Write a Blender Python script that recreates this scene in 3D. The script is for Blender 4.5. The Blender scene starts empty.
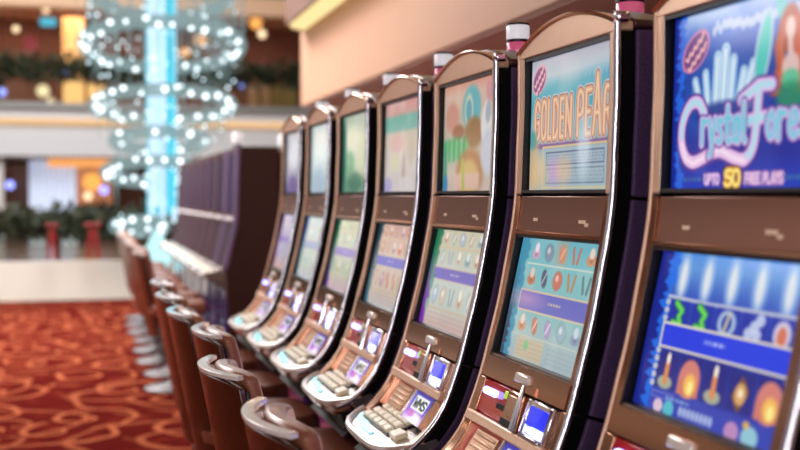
import bpy, math, random
import numpy as np
from mathutils import Vector, Matrix

random.seed(7)
PI = math.pi
C = bpy.context.scene.collection
H = 1.40                      # camera height
WM = 1.20                     # machine empties stand at this x
PITCH = 0.655                 # spacing of the machines along the row


def lin(c):
    return tuple(((v / 255.0) / 12.92 if v / 255.0 <= 0.04045 else ((v / 255.0 + 0.055) / 1.055) ** 2.4) for v in c)


# ------------------------------------------------------------------ materials
def mat(name, rgb, rough=0.5, metal=0.0, emit=None, strength=1.0, coat=0.0, noise=0.0, nscale=60.0, bump=0.0, spec=0.5):
    m = bpy.data.materials.new(name)
    m.use_nodes = True
    nt = m.node_tree
    b = nt.nodes['Principled BSDF']
    col = (*lin(rgb), 1)
    b.inputs['Base Color'].default_value = col
    b.inputs['Roughness'].default_value = rough
    b.inputs['Metallic'].default_value = metal
    b.inputs['Coat Weight'].default_value = coat
    b.inputs['Specular IOR Level'].default_value = spec
    if emit:
        b.inputs['Emission Color'].default_value = (*lin(emit), 1)
        b.inputs['Emission Strength'].default_value = strength
    if noise or bump:
        tc = nt.nodes.new('ShaderNodeTexCoord')
        nz = nt.nodes.new('ShaderNodeTexNoise')
        nz.inputs['Scale'].default_value = nscale
        nz.inputs['Detail'].default_value = 3
        nt.links.new(tc.outputs['Object'], nz.inputs['Vector'])
        if noise:
            mx = nt.nodes.new('ShaderNodeMix')
            mx.data_type = 'RGBA'
            mx.inputs['A'].default_value = (*[v * (1 - noise) for v in col[:3]], 1)
            mx.inputs['B'].default_value = (*[min(1, v * (1 + noise)) for v in col[:3]], 1)
            nt.links.new(nz.outputs['Fac'], mx.inputs['Factor'])
            nt.links.new(mx.outputs['Result'], b.inputs['Base Color'])
        if bump:
            bp = nt.nodes.new('ShaderNodeBump')
            bp.inputs['Strength'].default_value = bump
            bp.inputs['Distance'].default_value = 0.002
            nt.links.new(nz.outputs['Fac'], bp.inputs['Height'])
            nt.links.new(bp.outputs['Normal'], b.inputs['Normal'])
    return m


def glow(name, rgb, strength):
    m = bpy.data.materials.new(name)
    m.use_nodes = True
    nt = m.node_tree
    nt.nodes.clear()
    e = nt.nodes.new('ShaderNodeEmission')
    e.inputs['Color'].default_value = (*lin(rgb), 1)
    e.inputs['Strength'].default_value = strength
    o = nt.nodes.new('ShaderNodeOutputMaterial')
    nt.links.new(e.outputs[0], o.inputs[0])
    return m


def veil(name, rgb, alpha, strength):
    m = bpy.data.materials.new(name)
    m.use_nodes = True
    nt = m.node_tree
    nt.nodes.clear()
    e = nt.nodes.new('ShaderNodeEmission')
    e.inputs['Color'].default_value = (*lin(rgb), 1)
    e.inputs['Strength'].default_value = strength
    t = nt.nodes.new('ShaderNodeBsdfTransparent')
    mx = nt.nodes.new('ShaderNodeMixShader')
    mx.inputs[0].default_value = alpha
    o = nt.nodes.new('ShaderNodeOutputMaterial')
    nt.links.new(t.outputs[0], mx.inputs[1])
    nt.links.new(e.outputs[0], mx.inputs[2])
    nt.links.new(mx.outputs[0], o.inputs[0])
    return m


M = {}
M['bronze'] = mat('satin rose bronze', (236, 198, 170), 0.36, 0.55, noise=0.06, nscale=25)
M['bronze_gloss'] = mat('polished rose bronze', (204, 152, 122), 0.14, 0.95, noise=0.05, nscale=18)
M['chrome'] = mat('chrome', (235, 232, 240), 0.10, 1.0)
M['black'] = mat('black moulded plastic', (9, 8, 10), 0.5, spec=.15)
M['recess'] = mat('dull black surround', (18, 17, 20), 0.45)
M['purple'] = mat('purple black speckled laminate', (92, 70, 110), 0.5, noise=0.5, nscale=160, spec=.2)
M['cap'] = mat('maroon brown cap', (92, 60, 62), 0.3, 0.3)
M['belly'] = mat('dark brown belly plate', (122, 78, 60), 0.32, 0.75)
M['mark'] = mat('pale engraved mark', (225, 195, 170), 0.3, emit=(225, 195, 170), strength=0.25)
M['red'] = mat('translucent red plastic', (150, 26, 34), 0.15, coat=0.6, emit=(150, 10, 20), strength=0.4)
M['ledled'] = glow('blue white led', (150, 160, 255), 5.0)
M['bluelit'] = mat('blue lit plastic', (20, 30, 190), 0.2, emit=(25, 45, 235), strength=0.9, coat=0.5)
M['greenlit'] = mat('green lit lens', (150, 190, 60), 0.3, emit=(170, 210, 70), strength=0.8)
M['silver'] = mat('silver deck plate', (205, 196, 192), 0.22, 0.75, noise=0.08, nscale=40)
M['rimwhite'] = mat('pale metal rim', (250, 242, 234), 0.22, 0.3)
M['button'] = mat('cream lit button', (236, 226, 204), 0.25, emit=(225, 205, 165), strength=0.22, coat=0.4)
M['cyanlit'] = mat('cyan lit plastic', (120, 205, 220), 0.25, emit=(120, 215, 235), strength=0.65)
M['flap'] = mat('ribbed bronze flap', (190, 150, 122), 0.3, 0.8, noise=0.15, nscale=50)
M['base'] = mat('dark brown base laminate', (48, 26, 24), 0.35, noise=0.25, nscale=30)
M['bellyglass'] = mat('blue belly glass', (12, 14, 50), 0.12, emit=(20, 40, 200), strength=0.12, coat=1)
M['candlewhite'] = mat('white candle lens', (240, 238, 240), 0.25, emit=(240, 240, 250), strength=0.45)
M['candlepink'] = mat('pink candle lens', (226, 104, 140), 0.12, emit=(235, 100, 150), strength=0.3, coat=1.0)
M['collar'] = mat('dark candle collar', (40, 24, 34), 0.25, 0.6)
M['shell'] = mat('glossy reddish brown shell', (80, 36, 18), 0.28, 0.0, coat=.5, noise=0.2, nscale=12)
M['cream'] = mat('pale cream edging', (255, 252, 248), 0.2, coat=.6)
M['leather'] = mat('pinkish brown leather', (176, 112, 88), 0.3, coat=0.35, noise=0.12, nscale=30, bump=0.2)
M['seat'] = mat('brown leather seat', (140, 82, 62), 0.35, coat=0.3, noise=0.15, nscale=30, bump=0.2)
M['steel'] = mat('brushed steel', (104, 101, 104), 0.4, 0.8)
M['gap'] = mat('dark blue black shadow gap', (12, 16, 36), 0.15, coat=0.6)


# ------------------------------------------------------------------ mesh builder
class MB:
    def __init__(s):
        s.v, s.f = [], []

    def add(s, vs, fs):
        o = len(s.v)
        s.v += [tuple(p) for p in vs]
        s.f += [tuple(i + o for i in f) for f in fs]
        return s

    def box(s, c, d, mtx=None):
        x, y, z = [k / 2 for k in d]
        vs = [Vector((a * x, b * y, e * z)) for a in (-1, 1) for b in (-1, 1) for e in (-1, 1)]
        if mtx is not None:
            vs = [mtx @ p for p in vs]
        vs = [p + Vector(c) for p in vs]
        return s.add(vs, [(0, 1, 3, 2), (4, 6, 7, 5), (0, 4, 5, 1), (2, 3, 7, 6), (0, 2, 6, 4), (1, 5, 7, 3)])

    def prism(s, pts2, y0, y1, plane='xz'):
        """extrude a 2-D outline; xz -> along y, xy -> along z, yz -> along x"""
        n = len(pts2)
        def P(p, h):
            return {'xz': (p[0], h, p[1]), 'xy': (p[0], p[1], h), 'yz': (h, p[0], p[1])}[plane]
        vs = [P(p, y0) for p in pts2] + [P(p, y1) for p in pts2]
        fs = [tuple(range(n)), tuple(range(2 * n - 1, n - 1, -1))]
        fs += [(i, i + n, (i + 1) % n + n, (i + 1) % n) for i in range(n)]
        return s.add(vs, fs)

    def tube(s, pts, r, n=8, closed=False, caps=True):
        pts = [Vector(p) for p in pts]
        m = len(pts)
        vs, fs = [], []
        up = None
        for i, p in enumerate(pts):
            a = pts[(i - 1) % m] if (closed or i > 0) else p
            b = pts[(i + 1) % m] if (closed or i < m - 1) else p
            t = (b - a).normalized()
            if up is None:
                up = t.orthogonal().normalized()
            up = (up - t * up.dot(t)).normalized()
            q = t.cross(up)
            rr = r[i] if isinstance(r, (list, tuple)) else r
            for k in range(n):
                an = 2 * PI * k / n
                vs.append(p + (up * math.cos(an) + q * math.sin(an)) * rr)
        for i in range(m if closed else m - 1):
            j = (i + 1) % m
            for k in range(n):
                k2 = (k + 1) % n
                fs.append((i * n + k, i * n + k2, j * n + k2, j * n + k))
        if caps and not closed:
            fs.append(tuple(range(n - 1, -1, -1)))
            fs.append(tuple((m - 1) * n + k for k in range(n)))
        return s.add(vs, fs)

    def lathe(s, prof, c=(0, 0, 0), n=24):
        vs, fs = [], []
        for r, z in prof:
            for k in range(n):
                a = 2 * PI * k / n
                vs.append((c[0] + r * math.cos(a), c[1] + r * math.sin(a), c[2] + z))
        for i in range(len(prof) - 1):
            for k in range(n):
                k2 = (k + 1) % n
                fs.append((i * n + k, i * n + k2, (i + 1) * n + k2, (i + 1) * n + k))
        fs.append(tuple(range(n - 1, -1, -1)))
        fs.append(tuple((len(prof) - 1) * n + k for k in range(n)))
        return s.add(vs, fs)

    def sphere(s, c, r, n=10, sz=1.0):
        prof = [(max(1e-4, r * math.sin(PI * i / n)), -r * sz * math.cos(PI * i / n)) for i in range(n + 1)]
        return s.lathe(prof, c, n + 2)

    def loft(s, rings, closed_ends=True):
        n = len(rings[0])
        vs = [p for r in rings for p in r]
        fs = []
        for i in range(len(rings) - 1):
            for k in range(n):
                k2 = (k + 1) % n
                fs.append((i * n + k, i * n + k2, (i + 1) * n + k2, (i + 1) * n + k))
        if closed_ends:
            fs.append(tuple(range(n - 1, -1, -1)))
            fs.append(tuple((len(rings) - 1) * n + k for k in range(n)))
        return s.add(vs, fs)

    def build(s, name, m, parent=None, bevel=0.0, smooth=True, seg=2):
        me = bpy.data.meshes.new(name)
        me.from_pydata(s.v, [], s.f)
        me.update()
        import bmesh
        bm = bmesh.new()
        bm.from_mesh(me)
        bmesh.ops.recalc_face_normals(bm, faces=bm.faces)
        bm.to_mesh(me)
        bm.free()
        o = bpy.data.objects.new(name, me)
        C.objects.link(o)
        me.materials.append(m)
        if bevel:
            b = o.modifiers.new('bevel', 'BEVEL')
            b.width = bevel
            b.segments = seg
            b.limit_method = 'ANGLE'
            b.angle_limit = math.radians(40)
        if smooth:
            for p in me.polygons:
                p.use_smooth = True
            try:
                me.set_sharp_from_angle(angle=math.radians(38))
            except Exception:
                pass
        if parent is not None:
            o.parent = parent
        return o


def thing(name, label, cat, loc=(0, 0, 0), rz=0.0, group=None):
    o = bpy.data.objects.new(name, None)
    o.empty_display_size = 0.1
    C.objects.link(o)
    o.location = loc
    o.rotation_euler = (0, 0, rz)
    return tag(o, label, cat, group)


def tag(o, label, cat, group=None, kind=None):
    o['label'] = label
    o['category'] = cat
    if group:
        o['group'] = group
    if kind:
        o['kind'] = kind
    return o


def struct(o):
    o['kind'] = 'structure'
    return o


def kids(o):
    return [c for c in bpy.data.objects if c.parent == o]


def copy_tree(o, parent=None, skip=(), km=None):
    if km is None:
        km = {}
        for c in bpy.data.objects:
            if c.parent is not None:
                km.setdefault(c.parent.name, []).append(c)
    c = o.copy()
    C.objects.link(c)
    c.parent = parent
    for ch in km.get(o.name, []):
        if ch.name.split('.')[0] in skip:
            continue
        copy_tree(ch, c, skip, km)
    return c


# ------------------------------------------------------------------ painter for the lit displays
GLYPH = {
    'A': [[(0, 1), (.5, 0), (1, 1)], [(.2, .66), (.8, .66)]],
    'D': [[(0, 0), (0, 1), (.55, 1), (1, .75), (1, .25), (.55, 0), (0, 0)]],
    'E': [[(1, 0), (0, 0), (0, 1), (1, 1)], [(0, .5), (.8, .5)]],
    'F': [[(1, 0), (0, 0), (0, 1)], [(0, .5), (.8, .5)]],
    'G': [[(1, .2), (.75, 0), (.25, 0), (0, .25), (0, .75), (.25, 1), (.75, 1), (1, .8), (1, .55), (.6, .55)]],
    'L': [[(0, 0), (0, 1), (1, 1)]],
    'M': [[(0, 1), (0, 0), (.5, .6), (1, 0), (1, 1)]],
    'N': [[(0, 1), (0, 0), (1, 1), (1, 0)]],
    'O': [[(.25, 0), (0, .25), (0, .75), (.25, 1), (.75, 1), (1, .75), (1, .25), (.75, 0), (.25, 0)]],
    'P': [[(0, 1), (0, 0), (.7, 0), (1, .2), (1, .35), (.7, .55), (0, .55)]],
    'R': [[(0, 1), (0, 0), (.7, 0), (1, .2), (1, .35), (.7, .52), (0, .52)], [(.5, .52), (1, 1)]],
    'S': [[(1, .15), (.7, 0), (.25, 0), (0, .2), (.1, .42), (.9, .58), (1, .8), (.75, 1), (.25, 1), (0, .85)]],
    'T': [[(0, 0), (1, 0)], [(.5, 0), (.5, 1)]],
    'U': [[(0, 0), (0, .75), (.25, 1), (.75, 1), (1, .75), (1, 0)]],
    'W': [[(0, 0), (.22, 1), (.5, .35), (.78, 1), (1, 0)]],
    'Y': [[(0, 0), (.5, .5), (1, 0)], [(.5, .5), (.5, 1)]],
    '5': [[(1, 0), (.1, 0), (.05, .45), (.6, .4), (1, .6), (1, .8), (.7, 1), (.2, 1), (0, .85)]],
    '0': [[(.25, 0), (0, .25), (0, .75), (.25, 1), (.75, 1), (1, .75), (1, .25), (.75, 0), (.25, 0)]],
    'r': [[(.1, .3), (.1, 1)], [(.1, .55), (.45, .32), (.85, .36)]],
    'y': [[(.05, .3), (.45, .95)], [(.95, .3), (.35, 1.3), (.1, 1.35)]],
    's': [[(.85, .42), (.5, .3), (.15, .42), (.3, .6), (.75, .7), (.85, .88), (.5, 1), (.1, .9)]],
    't': [[(.45, 0), (.45, .85), (.65, 1), (.95, .95)], [(.05, .32), (.9, .32)]],
    'a': [[(.9, .45), (.5, .3), (.1, .55), (.15, .9), (.5, 1), (.9, .8)], [(.9, .32), (.9, 1)]],
    'l': [[(.4, -.05), (.4, .9), (.7, 1)]],
    'o': [[(.5, .3), (.1, .5), (.1, .8), (.5, 1), (.9, .8), (.9, .5), (.5, .3)]],
    'e': [[(.1, .65), (.9, .62), (.75, .36), (.4, .3), (.1, .55), (.12, .85), (.5, 1), (.9, .88)]],
}


def chaikin(p, n=2):
    for _ in range(n):
        q = [p[0]]
        for a, b in zip(p[:-1], p[1:]):
            q += [(a[0] * .75 + b[0] * .25, a[1] * .75 + b[1] * .25), (a[0] * .25 + b[0] * .75, a[1] * .25 + b[1] * .75)]
        p = q + [p[-1]]
    return p


for _k in 'OGSU05aeosyPR':
    GLYPH[_k] = [chaikin(p) if len(p) > 3 and _k not in 'PR' or len(p) > 4 else p for p in GLYPH[_k]]


class Cv:
    def __init__(s, w, h, base=(0, 0, 0), asp=1.4, seed=1):
        s.w, s.h, s.asp = w, h, asp
        x = np.linspace(0, 1, w)
        y = np.linspace(0, 1, h)
        s.X, s.Y = np.meshgrid(x, y)
        s.a = np.zeros((h, w, 3)) + np.array(base, float)
        s.rng = np.random.RandomState(seed)

    def mix(s, m, c):
        m = np.clip(m, 0, 1)[..., None]
        s.a = s.a * (1 - m) + np.array(c, float) * m
        return s

    def vgrad(s, stops):
        ys = [k[0] for k in stops]
        for ch in range(3):
            s.a[..., ch] = np.interp(s.Y, ys, [k[1][ch] for k in stops])
        return s

    def noise(s, gx, gy, lo=0.0, hi=1.0):
        g = s.rng.rand(gy + 2, gx + 2)
        fx = s.X * gx
        fy = s.Y * gy
        ix = np.minimum(fx.astype(int), gx)
        iy = np.minimum(fy.astype(int), gy)
        tx = fx - ix
        ty = fy - iy
        tx = tx * tx * (3 - 2 * tx)
        ty = ty * ty * (3 - 2 * ty)
        n = (g[iy, ix] * (1 - tx) + g[iy, ix + 1] * tx) * (1 - ty) + (g[iy + 1, ix] * (1 - tx) + g[iy + 1, ix + 1] * tx) * ty
        return lo + (hi - lo) * n

    def rect(s, x0, y0, x1, y1, c, al=1.0, soft=0.006):
        m = np.clip((s.X - x0) / soft + .5, 0, 1) * np.clip((x1 - s.X) / soft + .5, 0, 1)
        m = m * np.clip((s.Y - y0) / soft + .5, 0, 1) * np.clip((y1 - s.Y) / soft + .5, 0, 1)
        return s.mix(m * al, c)

    def frame(s, x0, y0, x1, y1, t, c, al=1.0):
        ty = t * s.asp
        s.rect(x0, y0, x1, y0 + ty, c, al).rect(x0, y1 - ty, x1, y1, c, al)
        return s.rect(x0, y0, x0 + t, y1, c, al).rect(x1 - t, y0, x1, y1, c, al)

    def ell(s, cx, cy, rx, ry, c, al=1.0, soft=0.15, rot=0.0):
        dx = (s.X - cx) * s.asp
        dy = s.Y - cy
        ca, sa = math.cos(rot), math.sin(rot)
        u = (dx * ca + dy * sa) / (rx * s.asp)
        v = (-dx * sa + dy * ca) / ry
        d = np.sqrt(u * u + v * v)
        return s.mix(np.clip((1 - d) / soft + .5, 0, 1) * al, c)

    def sd(s, pts):
        d = np.full(s.X.shape, 9.0)
        px, py = s.X * s.asp, s.Y
        for (ax, ay), (bx, by) in zip(pts[:-1], pts[1:]):
            ax, bx = ax * s.asp, bx * s.asp
            ex, ey = bx - ax, by - ay
            L = ex * ex + ey * ey + 1e-12
            t = np.clip(((px - ax) * ex + (py - ay) * ey) / L, 0, 1)
            d = np.minimum(d, np.hypot(px - ax - t * ex, py - ay - t * ey))
        return d

    def strokes(s, polys, layers, soft=0.006):
        d = np.minimum.reduce([s.sd(p) for p in polys])
        for wdt, c in layers:
            s.mix((wdt / 2 - d) / soft + .5, c)
        return s

    def text(s, t, x0, y0, x1, y1, layers, gap=0.25, soft=0.006, sp=0.6):
        n = sum((1 if ch != ' ' else sp) for ch in t)
        cw = (x1 - x0) / (n + gap * (len(t) - 1))
        x = x0
        polys = []
        for ch in t:
            if ch != ' ':
                for p in GLYPH[ch]:
                    polys.append([(x + a * cw, y0 + b * (y1 - y0)) for a, b in p])
                x += cw * (1 + gap)
            else:
                x += cw * (sp + gap)
        return s.strokes(polys, layers, soft)

    def mottle(s, gx, gy, amt, c=(255, 255, 255)):
        return s.mix(np.clip(s.noise(gx, gy) - .45, 0, 1) * 2 * amt, c)

    def lines(s, x0, y0, x1, y1, rows, c, al=.7):
        """rows of tiny unreadable print"""
        rh = (y1 - y0) / rows
        for r in range(rows):
            x = x0
            while x < x1:
                wdt = s.rng.uniform(.008, .03)
                s.rect(x, y0 + r * rh + rh * .2, min(x1, x + wdt), y0 + r * rh + rh * .75, c, al, .01)
                x += wdt + .01
        return s


def reels(cv, y0, y1, pal, n=5, x0=.14, x1=.97, kind='mix'):
    """one row of five reel symbols"""
    cw = (x1 - x0) / n
    cy = (y0 + y1) / 2
    h = (y1 - y0) / 2
    for i in range(n):
        cx = x0 + cw * (i + .5)
        c = pal[i % len(pal)]
        dk = tuple(v * .72 + 8 for v in c)
        lt = tuple(min(255, v * .5 + 140) for v in c)
        k = cv.rng.randint(4) if kind == 'mix' else 0
        if k == 0:
            cv.ell(cx, cy, cw * .36, h * .85, dk, .6, .3, .4)
            cv.ell(cx, cy, cw * .3, h * .75, c, 1, .3, .4)
            cv.ell(cx - cw * .06, cy - h * .2, cw * .12, h * .3, lt, .9, .5, .4)
        elif k == 1:
            for q in (-.14, .1):
                cv.strokes([[(cx + q * cw, cy + h * .6), (cx + q * cw * 2, cy - h * .6)]], [(.03, dk), (.018, c)], .015)
        elif k == 2:
            cv.ell(cx, cy + h * .25, cw * .32, h * .5, c, 1, .3)
            cv.ell(cx, cy - h * .35, cw * .16, h * .5, lt, 1, .4)
            cv.ell(cx, cy + h * .3, cw * .12, h * .2, dk, .7, .5)
        else:
            cv.ell(cx, cy, cw * .22, h * .85, dk, .7, .3, -.35)
            cv.ell(cx, cy, cw * .17, h * .75, c, 1, .3, -.35)
            cv.strokes([[(cx - cw * .1, cy + h * .4), (cx + cw * .12, cy - h * .5)]], [(.018, lt)], .01)
    return cv


def oval_badge(cv, cx, cy, rx, ry, ring, fill, ink):
    cv.ell(cx, cy, rx, ry, ring, 1, .12, -.55)
    cv.ell(cx, cy, rx * .86, ry * .86, fill, 1, .12, -.55)
    for r in (-1, 1):
        pts = []
        for k in range(9):
            pts.append((cx - rx * .55 + k * rx * .14 + r * .01, cy + r * ry * .28 - (k - 4) * .016 + (k % 2) * .025))
        cv.strokes([pts], [(.02, ink)], .01)
    return cv


def up_1():
    cv = Cv(300, 220, seed=3)
    cv.vgrad([(0, (110, 150, 215)), (.12, (70, 115, 205)), (.3, (26, 70, 165)), (.55, (24, 52, 150)), (.8, (38, 44, 150)), (1, (28, 60, 190))])
    cv.mottle(9, 7, .18, (90, 150, 230))
    cv.mix(np.clip(1 - cv.Y / .14 + cv.noise(14, 8, -.6, .5), 0, 1) * .75, (178, 196, 228))
    # rough icy left border
    cv.mix(np.clip((.09 - cv.X + .05 * (cv.noise(3, 40) - .5)) / .02, 0, 1) * .9, (30, 105, 225))
    cv.mix(np.clip((.045 - cv.X + .05 * (cv.noise(3, 45) - .5)) / .02, 0, 1), (16, 40, 150))
    for k in range(26):
        cv.ell(.3 + k * .022, .095 + .03 * cv.rng.rand(), .014, .028, (205, 212, 225), .8, .6)
    oval_badge(cv, .165, .21, .112, .098, (214, 130, 172), (112, 62, 130), (240, 180, 180))
    cv.strokes([[(.15, .36), (.155, .52)]], [(.02, (90, 120, 180))], .01)
    # crystals
    cv.ell(.38, .5, .24, .2, (50, 120, 205), .7, .8)
    for bx, tx, ty, wd in ((.22, .17, .38, .05), (.27, .245, .35, .055), (.32, .33, .27, .065), (.37, .385, .24, .07), (.42, .44, .3, .06), (.47, .51, .37, .055), (.5, .57, .34, .055), (.54, .6, .45, .05)):
        cv.strokes([[(bx, .55), (tx, ty)]], [(wd * 1.15, (214, 236, 244)), (wd * .75, (120, 172, 222)), (wd * .4, (236, 246, 252))], .014)
    cv.ell(.38, .57, .2, .06, (20, 40, 130), .8, .6)
    # winged figure with long red hair
    cv.ell(.63, .28, .05, .22, (190, 200, 225), 1, .15, .22)
    cv.ell(.63, .28, .037, .18, (70, 195, 185), 1, .3, .22)
    cv.ell(.735, .08, .03, .14, (90, 190, 190), .9, .3, -.35)
    cv.ell(.95, .26, .05, .2, (110, 195, 195), .9, .3, -.3)
    cv.ell(.785, .2, .06, .12, (168, 76, 52), 1, .25, .1)
    for q, (x0, dx) in enumerate(((.745, -.05), (.755, -.03), (.765, -.05), (.815, .02), (.825, .05), (.83, .03))):
        cv.strokes([[(x0, .16), (x0 + dx * .6, .28), (x0 + dx * .3, .38), (x0 + dx, .5)]], [(.05, (168 + q * 6, 78, 56)), (.02, (206, 116, 80))], .016)
    cv.ell(.79, .2, .026, .058, (232, 204, 196), 1, .3)
    cv.strokes([[(.79, .25), (.795, .33)]], [(.04, (226, 190, 182))], .016)
    cv.ell(.797, .39, .05, .07, (220, 186, 182), 1, .3)
    cv.ell(.797, .45, .052, .05, (96, 190, 150), 1, .4)
    cv.ell(.80, .54, .08, .08, (40, 140, 100), .9, .5)
    # title
    W0, W1, W2 = (96, 60, 150), (232, 190, 235), (190, 235, 240)
    layers = [(.07, W0), (.05, W1), (.028, (120, 200, 222))]
    polysC = [[(.24, .56), (.2, .49), (.13, .5), (.075, .6), (.07, .72), (.11, .81), (.17, .84), (.27, .8), (.36, .77), (.46, .82), (.53, .84), (.585, .78), (.6, .66), (.61, .48)],
              [(.50, .52), (.61, .455), (.69, .46)], [(.55, .63), (.66, .62)]]
    polysC[0] = chaikin(polysC[0])
    cv.strokes(polysC, [(.1, W0), (.07, W1), (.036, (176, 220, 235))], .012)
    cv.strokes([[(.075, .72), (.11, .81), (.17, .84), (.27, .8), (.36, .77), (.46, .82), (.53, .84)]], [(.05, (236, 196, 232)), (.02, (248, 226, 245))], .014)
    cv.text('rystal', .225, .545, .545, .735, layers, .2, .012)
    cv.text('orest', .665, .545, .98, .735, layers, .2, .012)
    cv.ell(.47, .645, .1, .045, (60, 200, 205), .25, .9)
    # lower line of print
    cv.text('UPTO', .26, .905, .36, .955, [(.03, (120, 70, 160)), (.016, (235, 205, 240))], .3, .01)
    cv.text('50', .405, .885, .5, .965, [(.055, (110, 50, 60)), (.034, (250, 190, 60)), (.014, (255, 240, 150))], .3, .01)
    cv.text('FREE PLAYS', .54, .905, .77, .955, [(.03, (130, 70, 160)), (.016, (240, 205, 235))], .3, .01)
    cv.lines(.1, .91, .24, .95, 1, (90, 140, 150), .6)
    cv.lines(.79, .91, .93, .95, 1, (80, 150, 150), .6)
    return cv


def lo_1():
    cv = Cv(300, 220, seed=5)
    cv.vgrad([(0, (70, 140, 225)), (.1, (90, 150, 220)), (.3, (50, 80, 185)), (.6, (36, 48, 150)), (.85, (48, 60, 165)), (1, (52, 78, 190))])
    cv.mottle(8, 7, .15, (120, 160, 230))
    for i in range(5):
        cx = .2 + i * .175
        cv.ell(cx, .16, .045, .15, (165, 195, 235), .85, .6)
        cv.ell(cx, .16, .022, .1, (228, 232, 235), .95, .6)
    cv.mix(np.clip((.15 - cv.X + .05 * (cv.noise(3, 30) - .5)) / .02, 0, 1) * .95, (28, 110, 230))
    cv.mix(np.clip((.085 - cv.X + .06 * (cv.noise(3, 40) - .5)) / .02, 0, 1), (16, 34, 140))
    cv.strokes([[(.12, .285), (.4, .295), (.97, .29)]], [(.022, (190, 195, 215))], .012)
    # row of symbols under the crystals
    for i in range(5):
        cv.rect(.135 + i * .172, .3, .295 + i * .172, .46, (36, 48, 165), .75, .01)
    for i in range(2):
        cx = .21 + i * .17
        cv.strokes([[(cx - .02, .32), (cx + .03, .36), (cx + .01, .4), (cx + .03, .44), (cx - .03, .44)]], [(.05, (40, 130, 70)), (.03, (110, 220, 95))], .014)
    cv.ell(.56, .385, .06, .075, (175, 195, 225), 1, .3)
    cv.ell(.56, .385, .035, .05, (50, 80, 170), 1, .3)
    cv.strokes([[(.57, .33), (.55, .43)]], [(.02, (225, 200, 160))], .01)
    for dx, dy in ((-.03, .03), (.0, -.01), (.03, -.05), (.02, .03)):
        cv.ell(.735 + dx, .385 + dy, .028, .035, (205, 215, 240), .9, .4)
    cv.ell(.9, .39, .05, .075, (215, 205, 225), 1, .3)
    cv.ell(.9, .4, .028, .055, (215, 120, 95), 1, .3)
    # bar
    cv.rect(.115, .44, .985, .60, (225, 215, 200))
    cv.rect(.128, .455, .972, .585, (44, 66, 225))
    cv.lines(.44, .492, .58, .535, 1, (190, 200, 250), .9)
    # candles and doorways
    for i in range(5):
        cv.rect(.135 + i * .172, .615, .295 + i * .172, .84, (40, 40, 125), .8, .01)
    for i, k in enumerate('cdcbd'):
        cx = .215 + i * .172
        if k == 'c':
            cv.ell(cx, .8, .055, .04, (170, 175, 150), 1, .3)
            cv.strokes([[(cx, .79), (cx, .69)]], [(.045, (225, 140, 90))], .012)
            cv.ell(cx, .655, .014, .035, (255, 240, 220), 1, .5)
        elif k == 'd':
            cv.ell(cx, .745, .075, .115, (215, 130, 120), 1, .15)
            cv.rect(cx - .075, .745, cx + .075, .84, (210, 125, 110))
            cv.ell(cx + .01, .775, .042, .065, (250, 190, 95), 1, .4)
            cv.ell(cx + .015, .79, .02, .04, (255, 240, 150), 1, .5)
        else:
            cv.strokes([[(cx - .04, .76), (cx, .66), (cx + .04, .72), (cx, .82), (cx - .04, .76)]], [(.03, (120, 80, 60))], .01)
            cv.ell(cx, .74, .035, .06, (220, 170, 110), 1, .3)
            cv.ell(cx, .735, .014, .025, (255, 235, 200), 1, .4)
    for y in np.linspace(.32, .82, 11):
        if not (.43 < y < .61):
            cv.ell(.122, y, .018, .02, (205, 200, 210), .95, .5)
            cv.ell(.978, y, .015, .02, (205, 190, 200), .95, .5)
    # footer
    cv.rect(.12, .855, .95, .985, (64, 74, 180), .8, .01)
    cv.frame(.135, .862, .3, .9, .004, (130, 140, 220))
    cv.lines(.25, .87, .42, .9, 1, (170, 210, 240), .8)
    for x, c, r in ((.2, (225, 195, 215), .035), (.28, (90, 190, 205), .04), (.72, (190, 140, 190), .045), (.83, (150, 200, 215), .05)):
        cv.ell(x, .945, r, r * 1.2, c, 1, .25)
    for k in range(8):
        cv.ell(.37 + k * .03, .935, .014, .03, (175, 190, 230), .9, .3)
    cv.ell(.8, .885, .02, .02, (235, 185, 90), .9, .5)
    return cv


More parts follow.
